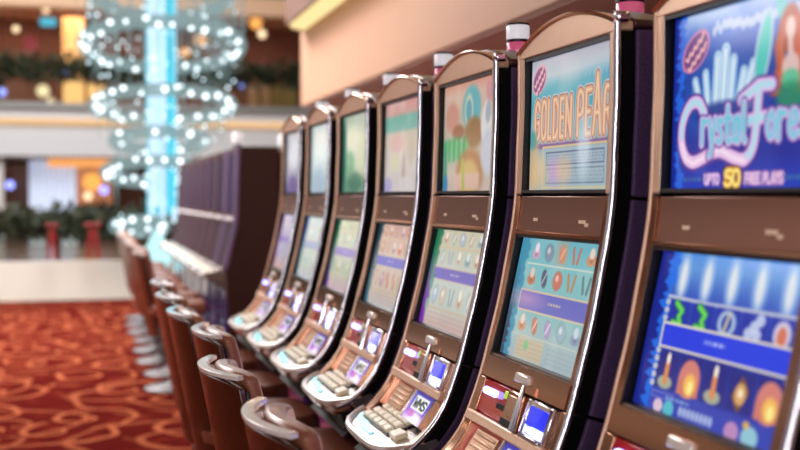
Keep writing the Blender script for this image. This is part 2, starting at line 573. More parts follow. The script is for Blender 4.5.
def up_2():
    cv = Cv(300, 220, seed=11)
    cv.vgrad([(0, (176, 176, 192)), (.13, (196, 206, 212)), (.22, (120, 184, 196)), (.34, (84, 168, 186)), (.6, (120, 170, 180)), (.75, (170, 178, 180)), (1, (158, 178, 184))])
    cv.mottle(7, 6, .3, (220, 215, 215))
    cv.mix(np.clip((cv.X - .5) * 2, 0, 1) * np.clip(1 - abs(cv.Y - .2) / .12, 0, 1) * .55, (64, 140, 178))
    for k in range(7):
        cv.strokes([[(.68 + k * .045, .2), (.7 + k * .045, .14)]], [(.012, (150, 195, 210))], .01)
    oval_badge(cv, .105, .15, .1, .1, (226, 160, 178), (150, 92, 136), (240, 190, 190))
    cv.strokes([[(.09, .25), (.1, .34)]], [(.02, (110, 120, 150))], .01)
    L = [(.085, (214, 206, 198)), (.066, (150, 104, 112)), (.05, (222, 168, 134)), (.018, (240, 206, 172))]
    # tall slab letters
    x = .06
    for ch, w in zip('GOLDEN', (.088, .09, .068, .085, .07, .09)):
        polys = [[(x + a * w * .66, .32 + b * .275) for a, b in p] for p in GLYPH[ch]]
        cv.strokes(polys, L, .007)
        x += w
    x = .6
    for ch, w in zip('PEARL', (.095, .085, .115, .105, .09)):
        y0, hh = (.2, .395) if ch == 'A' else (.295, .3)
        polys = [[(x + a * w * .66, y0 + b * hh) for a, b in p] for p in GLYPH[ch]]
        cv.strokes(polys, L, .007)
        x += w
    cv.rect(.06, .635, 1, .672, (132, 82, 140), .85, .02)
    cv.frame(.17, .655, .96, .97, .012, (206, 190, 150))
    cv.rect(.185, .675, .945, .955, (158, 182, 192), .85)
    cv.frame(.22, .70, .91, .8, .008, (92, 104, 140))
    cv.lines(.24, .72, .9, .785, 3, (110, 122, 156), .7)
    cv.frame(.22, .82, .91, .935, .008, (110, 130, 150))
    cv.lines(.24, .84, .9, .92, 3, (130, 144, 165), .7)
    cv.ell(.06, .72, .06, .12, (196, 170, 130), .8, .6)
    cv.ell(.05, .88, .07, .1, (190, 170, 140), .8, .6)
    cv.ell(.04, .6, .05, .07, (60, 150, 150), .7, .6)
    cv.ell(.12, .86, .14, .12, (232, 190, 130), .5, .9)  # warm pink and yellow glare on the glass, painted into the display
    cv.ell(.33, .85, .08, .1, (206, 160, 206), .6, .9)
    cv.ell(.45, .84, .09, .1, (240, 190, 140), .5, .9)
    cv.ell(.68, .68, .07, .2, (226, 238, 250), .55, .9)
    return cv


def lo_2():
    cv = Cv(300, 220, seed=13)
    cv.vgrad([(0, (74, 168, 192)), (.15, (110, 186, 196)), (.3, (120, 190, 196)), (.6, (128, 186, 190)), (.8, (164, 186, 188)), (1, (164, 180, 190))])
    cv.mottle(9, 8, .3, (205, 220, 215))
    cv.mix(np.clip((.13 - cv.X + .05 * (cv.noise(3, 30) - .5)) / .03, 0, 1) * .9, (32, 130, 170))
    cv.mix(np.clip((.07 - cv.X + .06 * (cv.noise(3, 40) - .5)) / .02, 0, 1) * np.clip(cv.Y * 1.6 - .3, 0, 1), (40, 56, 80))
    sh = [(200, 160, 190), (120, 140, 160), (226, 130, 92), (214, 110, 88), (206, 140, 100)]
    reels(cv, .03, .2, sh)
    cv.strokes([[(.13, .215), (1, .215)]], [(.012, (215, 222, 205))], .008)
    cv.rect(.47, .01, .62, .2, (226, 140, 96), .4, .04)
    reels(cv, .23, .41, [(196, 120, 86), (70, 82, 110), (208, 108, 88), (206, 136, 80), (96, 130, 130)])
    cv.rect(.12, .425, 1, .6, (216, 196, 160))
    cv.rect(.13, .44, 1, .585, (96, 96, 190))
    cv.mix(np.clip(1 - np.hypot((cv.X - .2) * 3, (cv.Y - .5) * 9), 0, 1) * .7, (210, 150, 190))
    cv.lines(.5, .49, .66, .525, 1, (214, 190, 160), .9)
    reels(cv, .61, .78, [(214, 150, 110), (206, 120, 90), (180, 150, 200), (150, 180, 190), (130, 150, 180)])
    cv.strokes([[(.13, .79), (1, .79)]], [(.01, (200, 205, 190))], .008)
    cv.rect(.2, .80, .55, .97, (214, 190, 150), .7, .03)
    cv.lines(.22, .82, .54, .96, 4, (200, 160, 120), .6)
    cv.lines(.6, .82, .97, .96, 4, (140, 160, 170), .5)
    cv.ell(.33, .86, .03, .04, (120, 200, 130), .9, .5)
    cv.a = cv.a * .84 + np.array((196, 200, 198)) * .16
    return cv


def up_3():
    cv = Cv(150, 110, seed=21)
    cv.vgrad([(0, (206, 150, 132)), (.1, (208, 176, 160)), (.3, (186, 172, 158)), (.7, (180, 170, 150)), (1, (196, 176, 168))])
    cv.mottle(7, 6, .25, (226, 210, 196))
    cv.ell(.17, .3, .13, .14, (196, 140, 124), .9, .5)
    cv.ell(.55, .24, .17, .2, (98, 172, 178), 1, .3)
    cv.ell(.5, .26, .08, .15, (190, 200, 180), 1, .4)
    cv.ell(.5, .26, .055, .1, (100, 160, 170), 1, .4)
    cv.ell(.6, .46, .17, .14, (150, 112, 72), .9, .4)
    cv.ell(.3, .44, .12, .07, (150, 96, 66), .8, .5)
    cv.rect(.0, .5, .28, .62, (70, 168, 112), .9, .06)
    cv.rect(.1, .52, .5, .7, (96, 182, 120), .85, .08)
    cv.strokes([[(.12, .52), (.12, .68)], [(.22, .5), (.22, .68)], [(.32, .5), (.32, .68)], [(.42, .5), (.42, .68)]], [(.05, (60, 150, 96))], .03)
    cv.ell(.53, .82, .26, .22, (176, 122, 78), .9, .3)
    cv.ell(.52, .86, .18, .16, (206, 176, 110), .9, .4)
    cv.rect(.22, .82, .72, .97, (214, 178, 166), .9, .05)
    cv.rect(.0, .6, .08, .95, (60, 150, 120), .8, .05)
    cv.ell(.05, .92, .05, .1, (60, 130, 180), .9, .5)
    cv.strokes([[(.4, .72), (.42, .94)]], [(.07, (170, 180, 80))], .03)
    cv.ell(.86, .4, .13, .2, (214, 212, 212), 1, .3, .3)
    cv.ell(.86, .3, .05, .1, (150, 160, 170), .8, .5, .3)
    cv.ell(.9, .65, .16, .2, (190, 192, 206), .95, .4)
    cv.ell(.9, .12, .09, .1, (196, 140, 150), .8, .5)
    return cv


def lo_generic(seed, top, mid, bot, side1, side2, bar, pal, res=(150, 110), bary=(.38, .52)):
    cv = Cv(*res, seed=seed)
    cv.vgrad([(0, top), (.4, mid), (.75, mid), (1, bot)])
    cv.mottle(8, 7, .3, (226, 222, 214))
    reels(cv, .02, .17, pal)
    cv.strokes([[(.13, .185), (1, .185)]], [(.014, (214, 190, 150))], .01)
    reels(cv, .2, .37, pal[1:] + pal[:1])
    cv.rect(.1, bary[0], 1, bary[1], (206, 186, 170))
    cv.rect(.11, bary[0] + .015, 1, bary[1] - .015, bar)
    cv.lines(.45, bary[0] + .05, .62, bary[0] + .085, 1, (220, 205, 220), .7)
    reels(cv, .55, .78, pal[2:] + pal[:2])
    cv.strokes([[(.13, .8), (1, .8)]], [(.014, (206, 180, 140))], .01)
    cv.lines(.15, .83, .95, .96, 3, (196, 150, 140), .5)
    cv.a = cv.a * .88 + np.array((190, 190, 190)) * .12
    cv.mix(np.clip((.14 - cv.X + .06 * (cv.noise(3, 20) - .5)) / .03, 0, 1) * np.clip(1.2 - cv.Y * 1.1, 0, 1), side1)
    cv.mix(np.clip((.1 - cv.X + .06 * (cv.noise(3, 20) - .5)) / .03, 0, 1) * np.clip(cv.Y * 1.5 - .35, 0, 1), side2)
    return cv


def up_generic(seed, stops, blobs, res=(120, 90)):
    cv = Cv(*res, seed=seed)
    cv.vgrad(stops)
    cv.mottle(6, 5, .35, (228, 222, 214))
    for b in blobs:
        cv.ell(*b[:4], b[4], b[5] if len(b) > 5 else .85, .6, b[6] if len(b) > 6 else 0)
    return cv


UPPER = [up_1, up_2, up_3,
         lambda: up_generic(31, [(0, (206, 152, 148)), (.12, (200, 158, 152)), (.17, (110, 176, 160)), (.3, (120, 176, 164)), (.34, (196, 184, 168)), (1, (206, 196, 196))],
                            [(.35, .45, .2, .1, (214, 160, 160), .6), (.75, .55, .1, .15, (186, 170, 150), .7), (.55, .75, .05, .2, (170, 140, 130), .6), (.3, .65, .12, .1, (206, 200, 150), .6), (.1, .92, .12, .1, (160, 150, 210), .7), (.6, .9, .2, .08, (214, 206, 206), .8)]),
         lambda: up_generic(32, [(0, (168, 186, 168)), (.3, (206, 210, 186)), (.6, (170, 192, 160)), (1, (100, 140, 120))],
                            [(.4, .3, .25, .18, (220, 222, 196), .8), (.25, .6, .2, .15, (96, 160, 110), .8), (.7, .6, .2, .25, (206, 206, 170), .8), (.5, .85, .3, .12, (70, 120, 100), .8), (.05, .5, .08, .5, (40, 110, 96), .9)]),
         lambda: up_generic(33, [(0, (196, 206, 206)), (.4, (206, 220, 218)), (1, (176, 196, 206))],
                            [(.5, .3, .3, .2, (226, 230, 226), .8), (.4, .8, .3, .2, (170, 190, 210), .7)]),
         lambda: up_generic(34, [(0, (176, 180, 190)), (.5, (186, 186, 196)), (1, (120, 110, 150))],
                            [(.5, .35, .3, .25, (206, 206, 212), .8), (.4, .85, .3, .15, (110, 84, 150), .7)])]
LOWER = [lo_1, lo_2,
         lambda: lo_generic(41, (206, 200, 170), (190, 200, 190), (206, 170, 164), (20, 120, 84), (120, 40, 170), (100, 92, 186), [(206, 176, 150), (186, 196, 190), (176, 190, 206), (206, 190, 170), (150, 176, 180)]),
         lambda: lo_generic(42, (206, 160, 150), (206, 184, 166), (190, 190, 196), (30, 70, 84), (60, 110, 130), (104, 100, 196), [(206, 140, 110), (196, 150, 120), (214, 170, 140), (190, 150, 160), (206, 120, 100)]),
         lambda: lo_generic(43, (206, 212, 180), (200, 206, 182), (206, 170, 190), (30, 120, 84), (110, 70, 150), (150, 130, 200), [(190, 200, 170), (206, 206, 170), (170, 190, 160), (206, 190, 150), (190, 200, 190)]),
         lambda: lo_generic(44, (196, 212, 212), (206, 220, 206), (190, 206, 220), (40, 90, 150), (60, 110, 120), (170, 180, 214), [(206, 220, 200), (190, 210, 210), (206, 214, 190), (180, 200, 214), (214, 214, 200)]),
         lambda: lo_generic(45, (170, 160, 196), (180, 176, 206), (206, 160, 150), (70, 50, 120), (150, 70, 110), (140, 120, 196), [(196, 170, 190), (206, 150, 130), (170, 170, 206), (190, 160, 200), (206, 190, 196)])]

DISP = bpy.data.materials.new('lit display')
DISP.use_nodes = True
_nt = DISP.node_tree
_b = _nt.nodes['Principled BSDF']
_at = _nt.nodes.new('ShaderNodeAttribute')
_at.attribute_name = 'pix'
_b.inputs['Base Color'].default_value = (.01, .01, .012, 1)
_b.inputs['Roughness'].default_value = 0.12
_b.inputs['Emission Strength'].default_value = 0.95
_nt.links.new(_at.outputs['Color'], _b.inputs['Emission Color'])


def screen(name, cv, P00, P10, P01, parent):
    """a lit screen: P00 top left, P10 top right, P01 bottom left"""
    w, h = cv.w, cv.h
    P00, P10, P01 = [np.array(p, float) for p in (P00, P10, P01)]
    co = P00 + cv.X[..., None] * (P10 - P00) + cv.Y[..., None] * (P01 - P00)
    idx = np.arange(w * h).reshape(h, w)
    q = np.stack([idx[:-1, :-1], idx[1:, :-1], idx[1:, 1:], idx[:-1, 1:]], -1).reshape(-1, 4)
    # a thin body behind the picture so that the panel has thickness
    n = np.cross(P01 - P00, P10 - P00)
    n = n / np.linalg.norm(n)
    bo = w * h
    back = [P00 - n * .006, P10 - n * .006, P10 + P01 - P00 - n * .006, P01 - n * .006]
    verts = np.concatenate([co.reshape(-1, 3), np.array(back)])
    faces = q.tolist()
    c0, c1, c2, c3 = 0, w - 1, w * h - 1, w * (h - 1)
    faces += [[bo, bo + 1, bo + 2, bo + 3], [c0, c1, bo + 1, bo], [c1, c2, bo + 2, bo + 1], [c2, c3, bo + 3, bo + 2], [c3, c0, bo, bo + 3]]
    me = bpy.data.meshes.new(name)
    me.from_pydata(verts.tolist(), [], faces)
    at = me.color_attributes.new('pix', 'FLOAT_COLOR', 'POINT')
    a = np.clip(cv.a, 0, 255) / 255.0
    a = np.where(a <= .04045, a / 12.92, ((a + .055) / 1.055) ** 2.4)
    col = np.ones((w * h + 4, 4), np.float32)
    col[:, :3] = 0
    col[:w * h, :3] = a.reshape(-1, 3)
    at.data.foreach_set('color', col.ravel())
    me.materials.append(DISP)
    me.update()
    o = bpy.data.objects.new(name, me)
    C.objects.link(o)
    o.parent = parent
    return o


# ------------------------------------------------------------------ slot machine
PROF = [(.993, .335), (.993, .2), (.989, .1), (.985, 0), (.975, -.08), (.960, -.16), (.942, -.25), (.920, -.335), (.900, -.41), (.876, -.48), (.850, -.54), (.812, -.59), (.768, -.628), (.725, -.643)]


def crom(pts, k=8):
    out = []
    n = len(pts)
    for i in range(n - 1):
        p0, p1, p2, p3 = [np.array(pts[max(0, min(n - 1, j))], float) for j in (i - 1, i, i + 1, i + 2)]
        for q in range(k):
            t = q / k
            out.append(.5 * ((2 * p1) + (p2 - p0) * t + (2 * p0 - 5 * p1 + 4 * p2 - p3) * t * t + (3 * p1 - p0 - 3 * p2 + p3) * t ** 3))
    out.append(np.array(pts[-1], float))
    return np.array(out)


PR = crom(PROF)
_tan = np.gradient(PR, axis=0)
_tan /= np.linalg.norm(_tan, axis=1)[:, None]
PN = np.stack([_tan[:, 1], -_tan[:, 0]], 1)          # outward (towards the player)
PN[PN[:, 0] > 0] *= -1


def seg(z0, z1, off0, off1=None):
    """profile points between heights z0 > z1, moved by off along the outward normal"""
    i = np.where((PR[:, 1] <= z0 + 1e-6) & (PR[:, 1] >= z1 - 1e-6))[0]
    pts = [tuple(PR[k] + PN[k] * off0) for k in i]
    return pts


def at_z(z, off=0.0):
    w = np.interp(-z, -PR[:, 1], PR[:, 0])
    nx = np.interp(-z, -PR[:, 1], PN[:, 0])
    nz = np.interp(-z, -PR[:, 1], PN[:, 1])
    return np.array((w + nx * off, z + nz * off))


def L(p, v=0.0):          # (w, zrel) + v  ->  machine local coordinates
    return (p[0] - WM, v, p[1] + H)


def strip(mb, z0, z1, v0, v1, o_out, o_in):
    """a solid strip that follows the profile"""
    zs = [z0] + [p[1] for p in PR if z1 < p[1] < z0] + [z1]
    a = [at_z(z, o_out) for z in zs]
    b = [at_z(z, o_in) for z in zs]
    poly = [(p[0] - WM, p[1] + H) for p in a] + [(p[0] - WM, p[1] + H) for p in reversed(b)]
    mb.prism(poly, v0, v1)
    return mb


HV, OV = 0.2575, 0.2275
EDGE = {1: OV, -1: -0.2165}   # the opening sits a little towards the far side
       # half width outside, half width of the openings


def arch(v):                  # height of the arched top edge
    return .335 + .052 * (1 - (v / HV) ** 2)


def plate(mb, z0, z1, v0, v1, off, th):
    """a flat panel lying on the console between heights z0 > z1"""
    a, b = at_z(z0, off), at_z(z1, off)
    d = b - a
    n = np.array((d[1], -d[0]))
    n = n / np.linalg.norm(n)
    if n[0] > 0:
        n = -n
    poly = [a, b, b - n * th, a - n * th]
    mb.prism([(p[0] - WM, p[1] + H) for p in poly], v0, v1)
    return mb


GROUP1 = 'slot machines in the long curved front row'


def make_machine():
    root = thing('slot_machine', 'x', 'slot machine', (WM, 0, 0), 0, GROUP1)
    # upper bezel: two uprights and the arched head
    m = MB()
    for sg in (-1, 1):
        strip(m, .335, 0.002, EDGE[sg], HV if sg > 0 else -(HV - .011), 0, -.007)
    n = 28
    outline = [(-HV + 2 * HV * i / n, arch(-HV + 2 * HV * i / n) + H) for i in range(n + 1)]
    head = outline + [(HV, .318 + H), (-HV, .318 + H)]
    m.prism(head, .992 - WM, 1.024 - WM, 'yz')
    m.build('upper_bezel', M['bronze'], root, .003)
    # cap following the arch behind the bezel
    m = MB()
    o2 = [(p[0], p[1] + .004) for p in outline] + [(HV, .325 + H), (-HV, .325 + H)]
    m.prism(o2, 1.0245 - WM, 1.10 - WM, 'yz')
    m.build('arched_cap', M['cap'], root, .006)
    # edge lip of the arch, polished
    m = MB()
    m.tube([(.990 - WM, p[0], p[1] - .003) for p in outline], .0045, 6)
    m.build('arch_trim', M['bronze_gloss'], root)
    # belly plate between the screens
    m = MB()
    strip(m, -.002, -.083, -OV, OV, -.004, -.03)
    b = m.build('belly_plate', M['belly'], root, .002)
    for v, wd in ((.125, .02), (-.12, .028), (-.142, .012)):
        k = MB()
        p = at_z(-.055 - (0.006 if wd < .02 else 0), -.003)
        k.box(L(p, v), (.004, wd, .007))
        k.build('engraved_mark', M['mark'], b)
    # lower bezel: uprights, head bar and the sill
    m = MB()
    for sg in (-1, 1):
        strip(m, -.002, -.42, EDGE[sg], HV if sg > 0 else -(HV - .011), 0, -.007)
    strip(m, -.083, -.09, -OV, OV, .001, -.03)
    strip(m, -.372, -.42, -OV, OV, .004, -.03)
    m.build('lower_bezel', M['bronze_gloss'], root, .002)
    # console rails
    for sg in (-1, 1):
        strip(MB(), -.423, -.632, sg * (OV - .014), HV if sg > 0 else -(HV - .011), .001, -.012).build('console_rail', M['bronze_gloss'], root, .003)
        strip(MB(), .333, -.42, EDGE[sg] + sg * .0005, sg * (HV - .006), -.0075, -.0305).build('frame_backing', M['black'], root)
        strip(MB(), -.424, -.63, sg * (OV - .014), sg * (HV - .006), -.0125, -.05).build('rail_backing', M['black'], root)
    # black surrounds around the screens (the inner walls of the recesses)
    for nm, z0, z1 in (('upper_surround', .318, .004), ('lower_surround', -.09, -.372)):
        m = MB()
        for sg in (-1, 1):
            strip(m, z0, z1, EDGE[sg] - sg * .003, EDGE[sg] - sg * .0002, -.002, -.03)
        a, c = at_z(z0, -.002), at_z(z1, -.002)
        for p, s2 in ((a, -1), (c, 1)):
            m.box((p[0] + .014 - WM, 0, p[1] + s2 * .004 + H), (.026, 2 * OV, .007))
        plate(m, z0, z1, EDGE[-1], OV, -.024 if z0 > 0 else -.0245, .005)
        m.build(nm, M['recess'], root)
    # side trims: a chrome tube on the near side, a slim bronze bead on the far side
    pts = [L(PR[i] + PN[i] * .004, -(HV + .0005)) for i in range(0, len(PR), 2)]
    t = MB().tube(pts, .0075, 10).build('chrome_trim', M['chrome'], root)
    MB().box((.998 - WM, -(HV + .002), .343 + H), (.03, .022, .022)).build('trim_corner', M['chrome'], t, .006)
    pts = [L(PR[i], HV - .003) for i in range(0, len(PR), 2)]
    MB().tube(pts, .004, 8).build('edge_bead', M['bronze'], root)
    # black shell behind the face, purple side trims, main cabinet
    m = MB()
    zs = list(np.linspace(.33, -.64, 40))
    a = [at_z(z, -.031) for z in zs]
    b = [at_z(z, -.075) for z in zs]
    m.prism([(p[0] - WM, p[1] + H) for p in a] + [(p[0] - WM, p[1] + H) for p in reversed(b)], -.251, .251)
    m.build('front_shell', M['black'], root)
    for sg in (-1, 1):
        for z0, z1 in ((.32, .0), (-.006, -.415), (-.421, -.62)):
            m = MB()
            zs = list(np.linspace(z0, z1, 20))
            a = [at_z(z, -.036) for z in zs]
            b = [at_z(z, -.105 if z > -.3 else -.105 + .03 * min(1, (-.3 - z) / .2)) for z in zs]
            m.prism([(p[0] - WM, p[1] + H) for p in a] + [(p[0] - WM, p[1] + H) for p in reversed(b)], sg * .2515, sg * .262)
            m.build('side_trim', M['purple'], root, .003)
    m = MB()
    zs = list(np.linspace(.318, -.66, 40))
    a = [at_z(z, -.076) for z in zs]
    m.prism([(p[0] - WM, p[1] + H) for p in a] + [(1.50 - WM, -.66 + H), (1.50 - WM, .318 + H)], -.2545, .2545)
    m.build('cabinet', M['black'], root)
    # plinth
    m = MB()
    m.prism([(.955 - WM, -.66 + H), (1.02 - WM, -.74 + H), (1.04 - WM, 0.0), (1.48 - WM, 0.0), (1.48 - WM, -.66 + H)], -.245, .245)
    pl = m.build('plinth', M['base'], root, .004)
    m = MB()
    m.box((1.024 - WM, 0, .38), (.012, .36, .42))
    m.build('belly_glass', M['bellyglass'], pl, .004)
    # card reader
    m = MB()
    plate(m, -.425, -.498, .045, OV - .006, -.004, .02)
    cr = m.build('card_reader', M['red'], root, .003)
    k = MB()
    plate(k, -.44, -.456, .115, .185, .012, .016)
    k.build('light_button', M['ledled'], cr, .006)
    k = MB()
    plate(k, -.462, -.474, .055, .1, .003, .006)
    k.build('card_slot', M['black'], cr, .001)
    k = MB()
    plate(k, -.432, -.448, .05, .068, .006, .01)
    k.build('green_lens', M['greenlit'], cr, .002)
    # ticket printer
    m = MB()
    plate(m, -.425, -.50, -.045, .04, .010, .035)
    tp = m.build('ticket_printer', M['bronze_gloss'], root, .004)
    k = MB()
    plate(k, -.435, -.478, -.034, .03, .012, .006)
    k.build('printer_window', M['flap'], tp, .002)
    k = MB()
    plate(k, -.484, -.498, -.04, .036, .0115, .006)
    k.build('ticket_slot', M['black'], tp, .001)
    k = MB()
    p0, p1 = at_z(-.405, .02), at_z(-.50, .016)
    k.tube([L(p0, -.052), L(p0 * .5 + p1 * .5, -.054), L(p1, -.054)], [.003, .008, .009], 8)
    k.build('chrome_fin', M['chrome'], root)
    # bill acceptor
    m = MB()
    for v0, v1 in ((-.2, -.185), (-.085, -.07)):
        plate(m, -.425, -.505, v0, v1, .010, .03)
    plate(m, -.425, -.437, -.185, -.085, .010, .03)
    plate(m, -.492, -.505, -.185, -.085, .016, .04)
    ba = m.build('bill_acceptor', M['chrome'], root, .003)
    k = MB()
    plate(k, -.437, -.478, -.185, -.085, -.004, .02)
    k.build('blue_mouth', M['bluelit'], ba)
    k = MB()
    plate(k, -.476, -.491, -.17, -.1, .004, .02)
    k.build('bright_lip', M['ledled'], ba, .003)
    for v0, v1 in ((-OV + .004, -.2), (-.07, -.045)):
        plate(MB(), -.425, -.505, v0, v1, -.002, .03).build('console_panel', M['bronze_gloss'], root, .002)
    # badge on the sill
    m = MB()
    plate(m, -.385, -.405, -.045, .03, .012, .012)
    m.build('sill_badge', M['rimwhite'], root, .004)
    # ledge
    m = MB()
    strip(m, -.5, -.522, -OV + .004, OV - .004, .016, -.03)
    m.build('ledge', M['bronze'], root, .005)
    # lower console: red backing with ribbed flap, and lit logo panel
    m = MB()
    plate(m, -.522, -.592, -.005, OV - .006, -.012, .02)
    fb = m.build('flap_surround', M['red'], root, .002)
    k = MB()
    plate(k, -.528, -.585, .03, .165, -.004, .02)
    for q in range(4):
        plate(k, -.535 - q * .012, -.541 - q * .012, .04, .155, .0, .006)
    k.build('flap', M['flap'], fb, .002)
    k = MB()
    plate(k, -.522, -.592, -.005, -.018, .004, .03)
    k.build('chrome_post', M['chrome'], fb, .002)
    # button deck
    m = MB()
    n = 26
    def front(v):
        q = abs(v) / HV
        return .700 + .075 * q ** 4.5
    out = [(.835 - WM, -HV)] + [(front(-HV + 2 * HV * i / n) - WM, -HV + 2 * HV * i / n) for i in range(n + 1)] + [(.835 - WM, HV)]
    def dz(x):
        return -.605 - (.835 - (x + WM)) * .285
    top = [(x, y, dz(x) + H) for x, y in out]
    bot = [(x + .012, y * .985, dz(x) + H - .03) for x, y in out]
    bot2 = [(max(x + .09, .80 - WM), y * .9, dz(x) + H - .085) for x, y in out]
    m.loft([top, bot])
    bd = m.build('button_deck', M['silver'], root)
    k = MB()
    k.loft([[(p[0] + .002, p[1], p[2] - .002) for p in bot], bot2])
    k.build('deck_underside', M['bronze_gloss'], root)
    k = MB()
    k.tube([(p[0], p[1], p[2] + .001) for p in top[1:-1]], .011, 8)
    k.build('deck_rim', M['rimwhite'], bd)
    k = MB()
    inner = [(front(v) + .022, v) for v in np.linspace(-.02, .215, 14)]
    oo = [(front(v) + .05 - .012 * abs(v - .1) / .1, v) for v in np.linspace(-.02, .215, 14)]
    poly = [(w - WM, v) for w, v in inner] + [(w - WM, v) for w, v in reversed(oo)]
    k.loft([[(x, y, dz(x) + H + .0005) for x, y in poly], [(x, y, dz(x) + H + .004) for x, y in poly]])
    k.build('cyan_light', M['cyanlit'], bd)
    tilt = Matrix.Rotation(-math.atan(.285), 3, 'Y')
    k = MB()
    k.box((.792 - WM, .045, dz(.792 - WM) + H + .002), (.085, .27, .006), tilt)
    k.build('keypad_plate', M['collar'], bd, .002)
    for r in range(3):
        for c in range(5):
            k = MB()
            x = .765 + r * .027 - WM
            k.box((x, .15 - c * .051, dz(x) + H + .010), (.022, .043, .012), tilt)
            k.build('button', M['button'], bd, .003)
    k = MB()
    x = .77 - WM
    k.box((x, -.135, dz(x) + H + .009), (.036, .062, .014), tilt)
    k.build('button', M['button'], bd, .004)
    # candle on top
    m = MB()
    m.box((1.15 - WM, 0, .338 + H), (.10, .11, .028))
    m.lathe([(.034, 0), (.034, .017)], (1.15 - WM, 0, .354 + H))
    cd = m.build('candle_base', M['collar'], root, .003)
    k = MB()
    k.lathe([(.029, 0), (.031, .004), (.031, .044), (.029, .047)], (1.15 - WM, 0, .372 + H))
    k.build('pink_lens', M['candlepink'], cd)
    k = MB()
    k.lathe([(.032, 0), (.032, .007)], (1.15 - WM, 0, .4195 + H))
    k.build('collar', M['collar'], cd)
    k = MB()
    k.lathe([(.031, 0), (.032, .004), (.032, .034), (.03, .038)], (1.15 - WM, 0, .427 + H))
    k.build('white_lens', M['candlewhite'], cd)
    k = MB()
    k.lathe([(.031, 0), (.031, .005), (.024, .008)], (1.15 - WM, 0, .4655 + H))
    k.build('candle_top', M['collar'], cd)
    return root


def logo_canvas():
    cv = Cv(90, 90, (60, 50, 190), 1.0, 9)
    cv.vgrad([(0, (40, 30, 150)), (.35, (60, 50, 215)), (.7, (150, 80, 215)), (1, (225, 210, 248))])
    cv.ell(.6, .85, .4, .2, (250, 246, 255), 1, .6)
    cv.ell(.3, .75, .2, .12, (205, 110, 215), .9, .6)
    cv.rect(.12, .14, .9, .62, (244, 248, 250), 1, .05)
    cv.text('WMS', .19, .25, .83, .52, [(.062, (20, 48, 52))], .3, .02)
    return cv


proto = make_machine()
# lit logo panel shared by all
_lc = logo_canvas()
_a, _b2 = at_z(-.522, .0), at_z(-.592, .0)
screen('logo_panel', _lc, L(_a, -.022), L(_a, -.165), L(_b2, -.022), proto)
m = MB()
plate(m, -.522, -.592, -.165, -OV + .004, -.002, .03)
m.build('console_cheek', M['bronze_gloss'], proto, .002)

MLAB = ['slot machine with blue icy fairy screens, cut by the right edge of the photo',
        'slot machine with pale teal undersea screens and tall gold title letters',
        'slot machine with cartoon upper screen showing green letters and a white figure',
        'slot machine with pink and teal banded upper screen and peach reels',
        'slot machine with pale green screens, between peach reels and white-blue screens',
        'slot machine with washed-out white-blue screens, second from far end of front row',
        'slot machine with lavender grey screens at the far end of the front row']
U0 = 1.5565
machines = []
for k in range(7):
    r = proto if k == 0 else copy_tree(proto)
    r.location = (WM, U0 + k * PITCH, 0)
    r['label'] = MLAB[k]
    machines.append(r)
for k, r in enumerate(machines):
    a, b = at_z(.309, -.017), at_z(.006, -.017)
    screen('upper_display', UPPER[k](), L(a, .2135), L(a, -.2125), L(b, .2135), r)
    a, b = at_z(-.093, -.017), at_z(-.367, -.017)
    screen('lower_display', LOWER[k](), L(a, .2135), L(a, -.2125), L(b, .2135), r)

# ------------------------------------------------------------------ chairs
CH = math.radians(34)


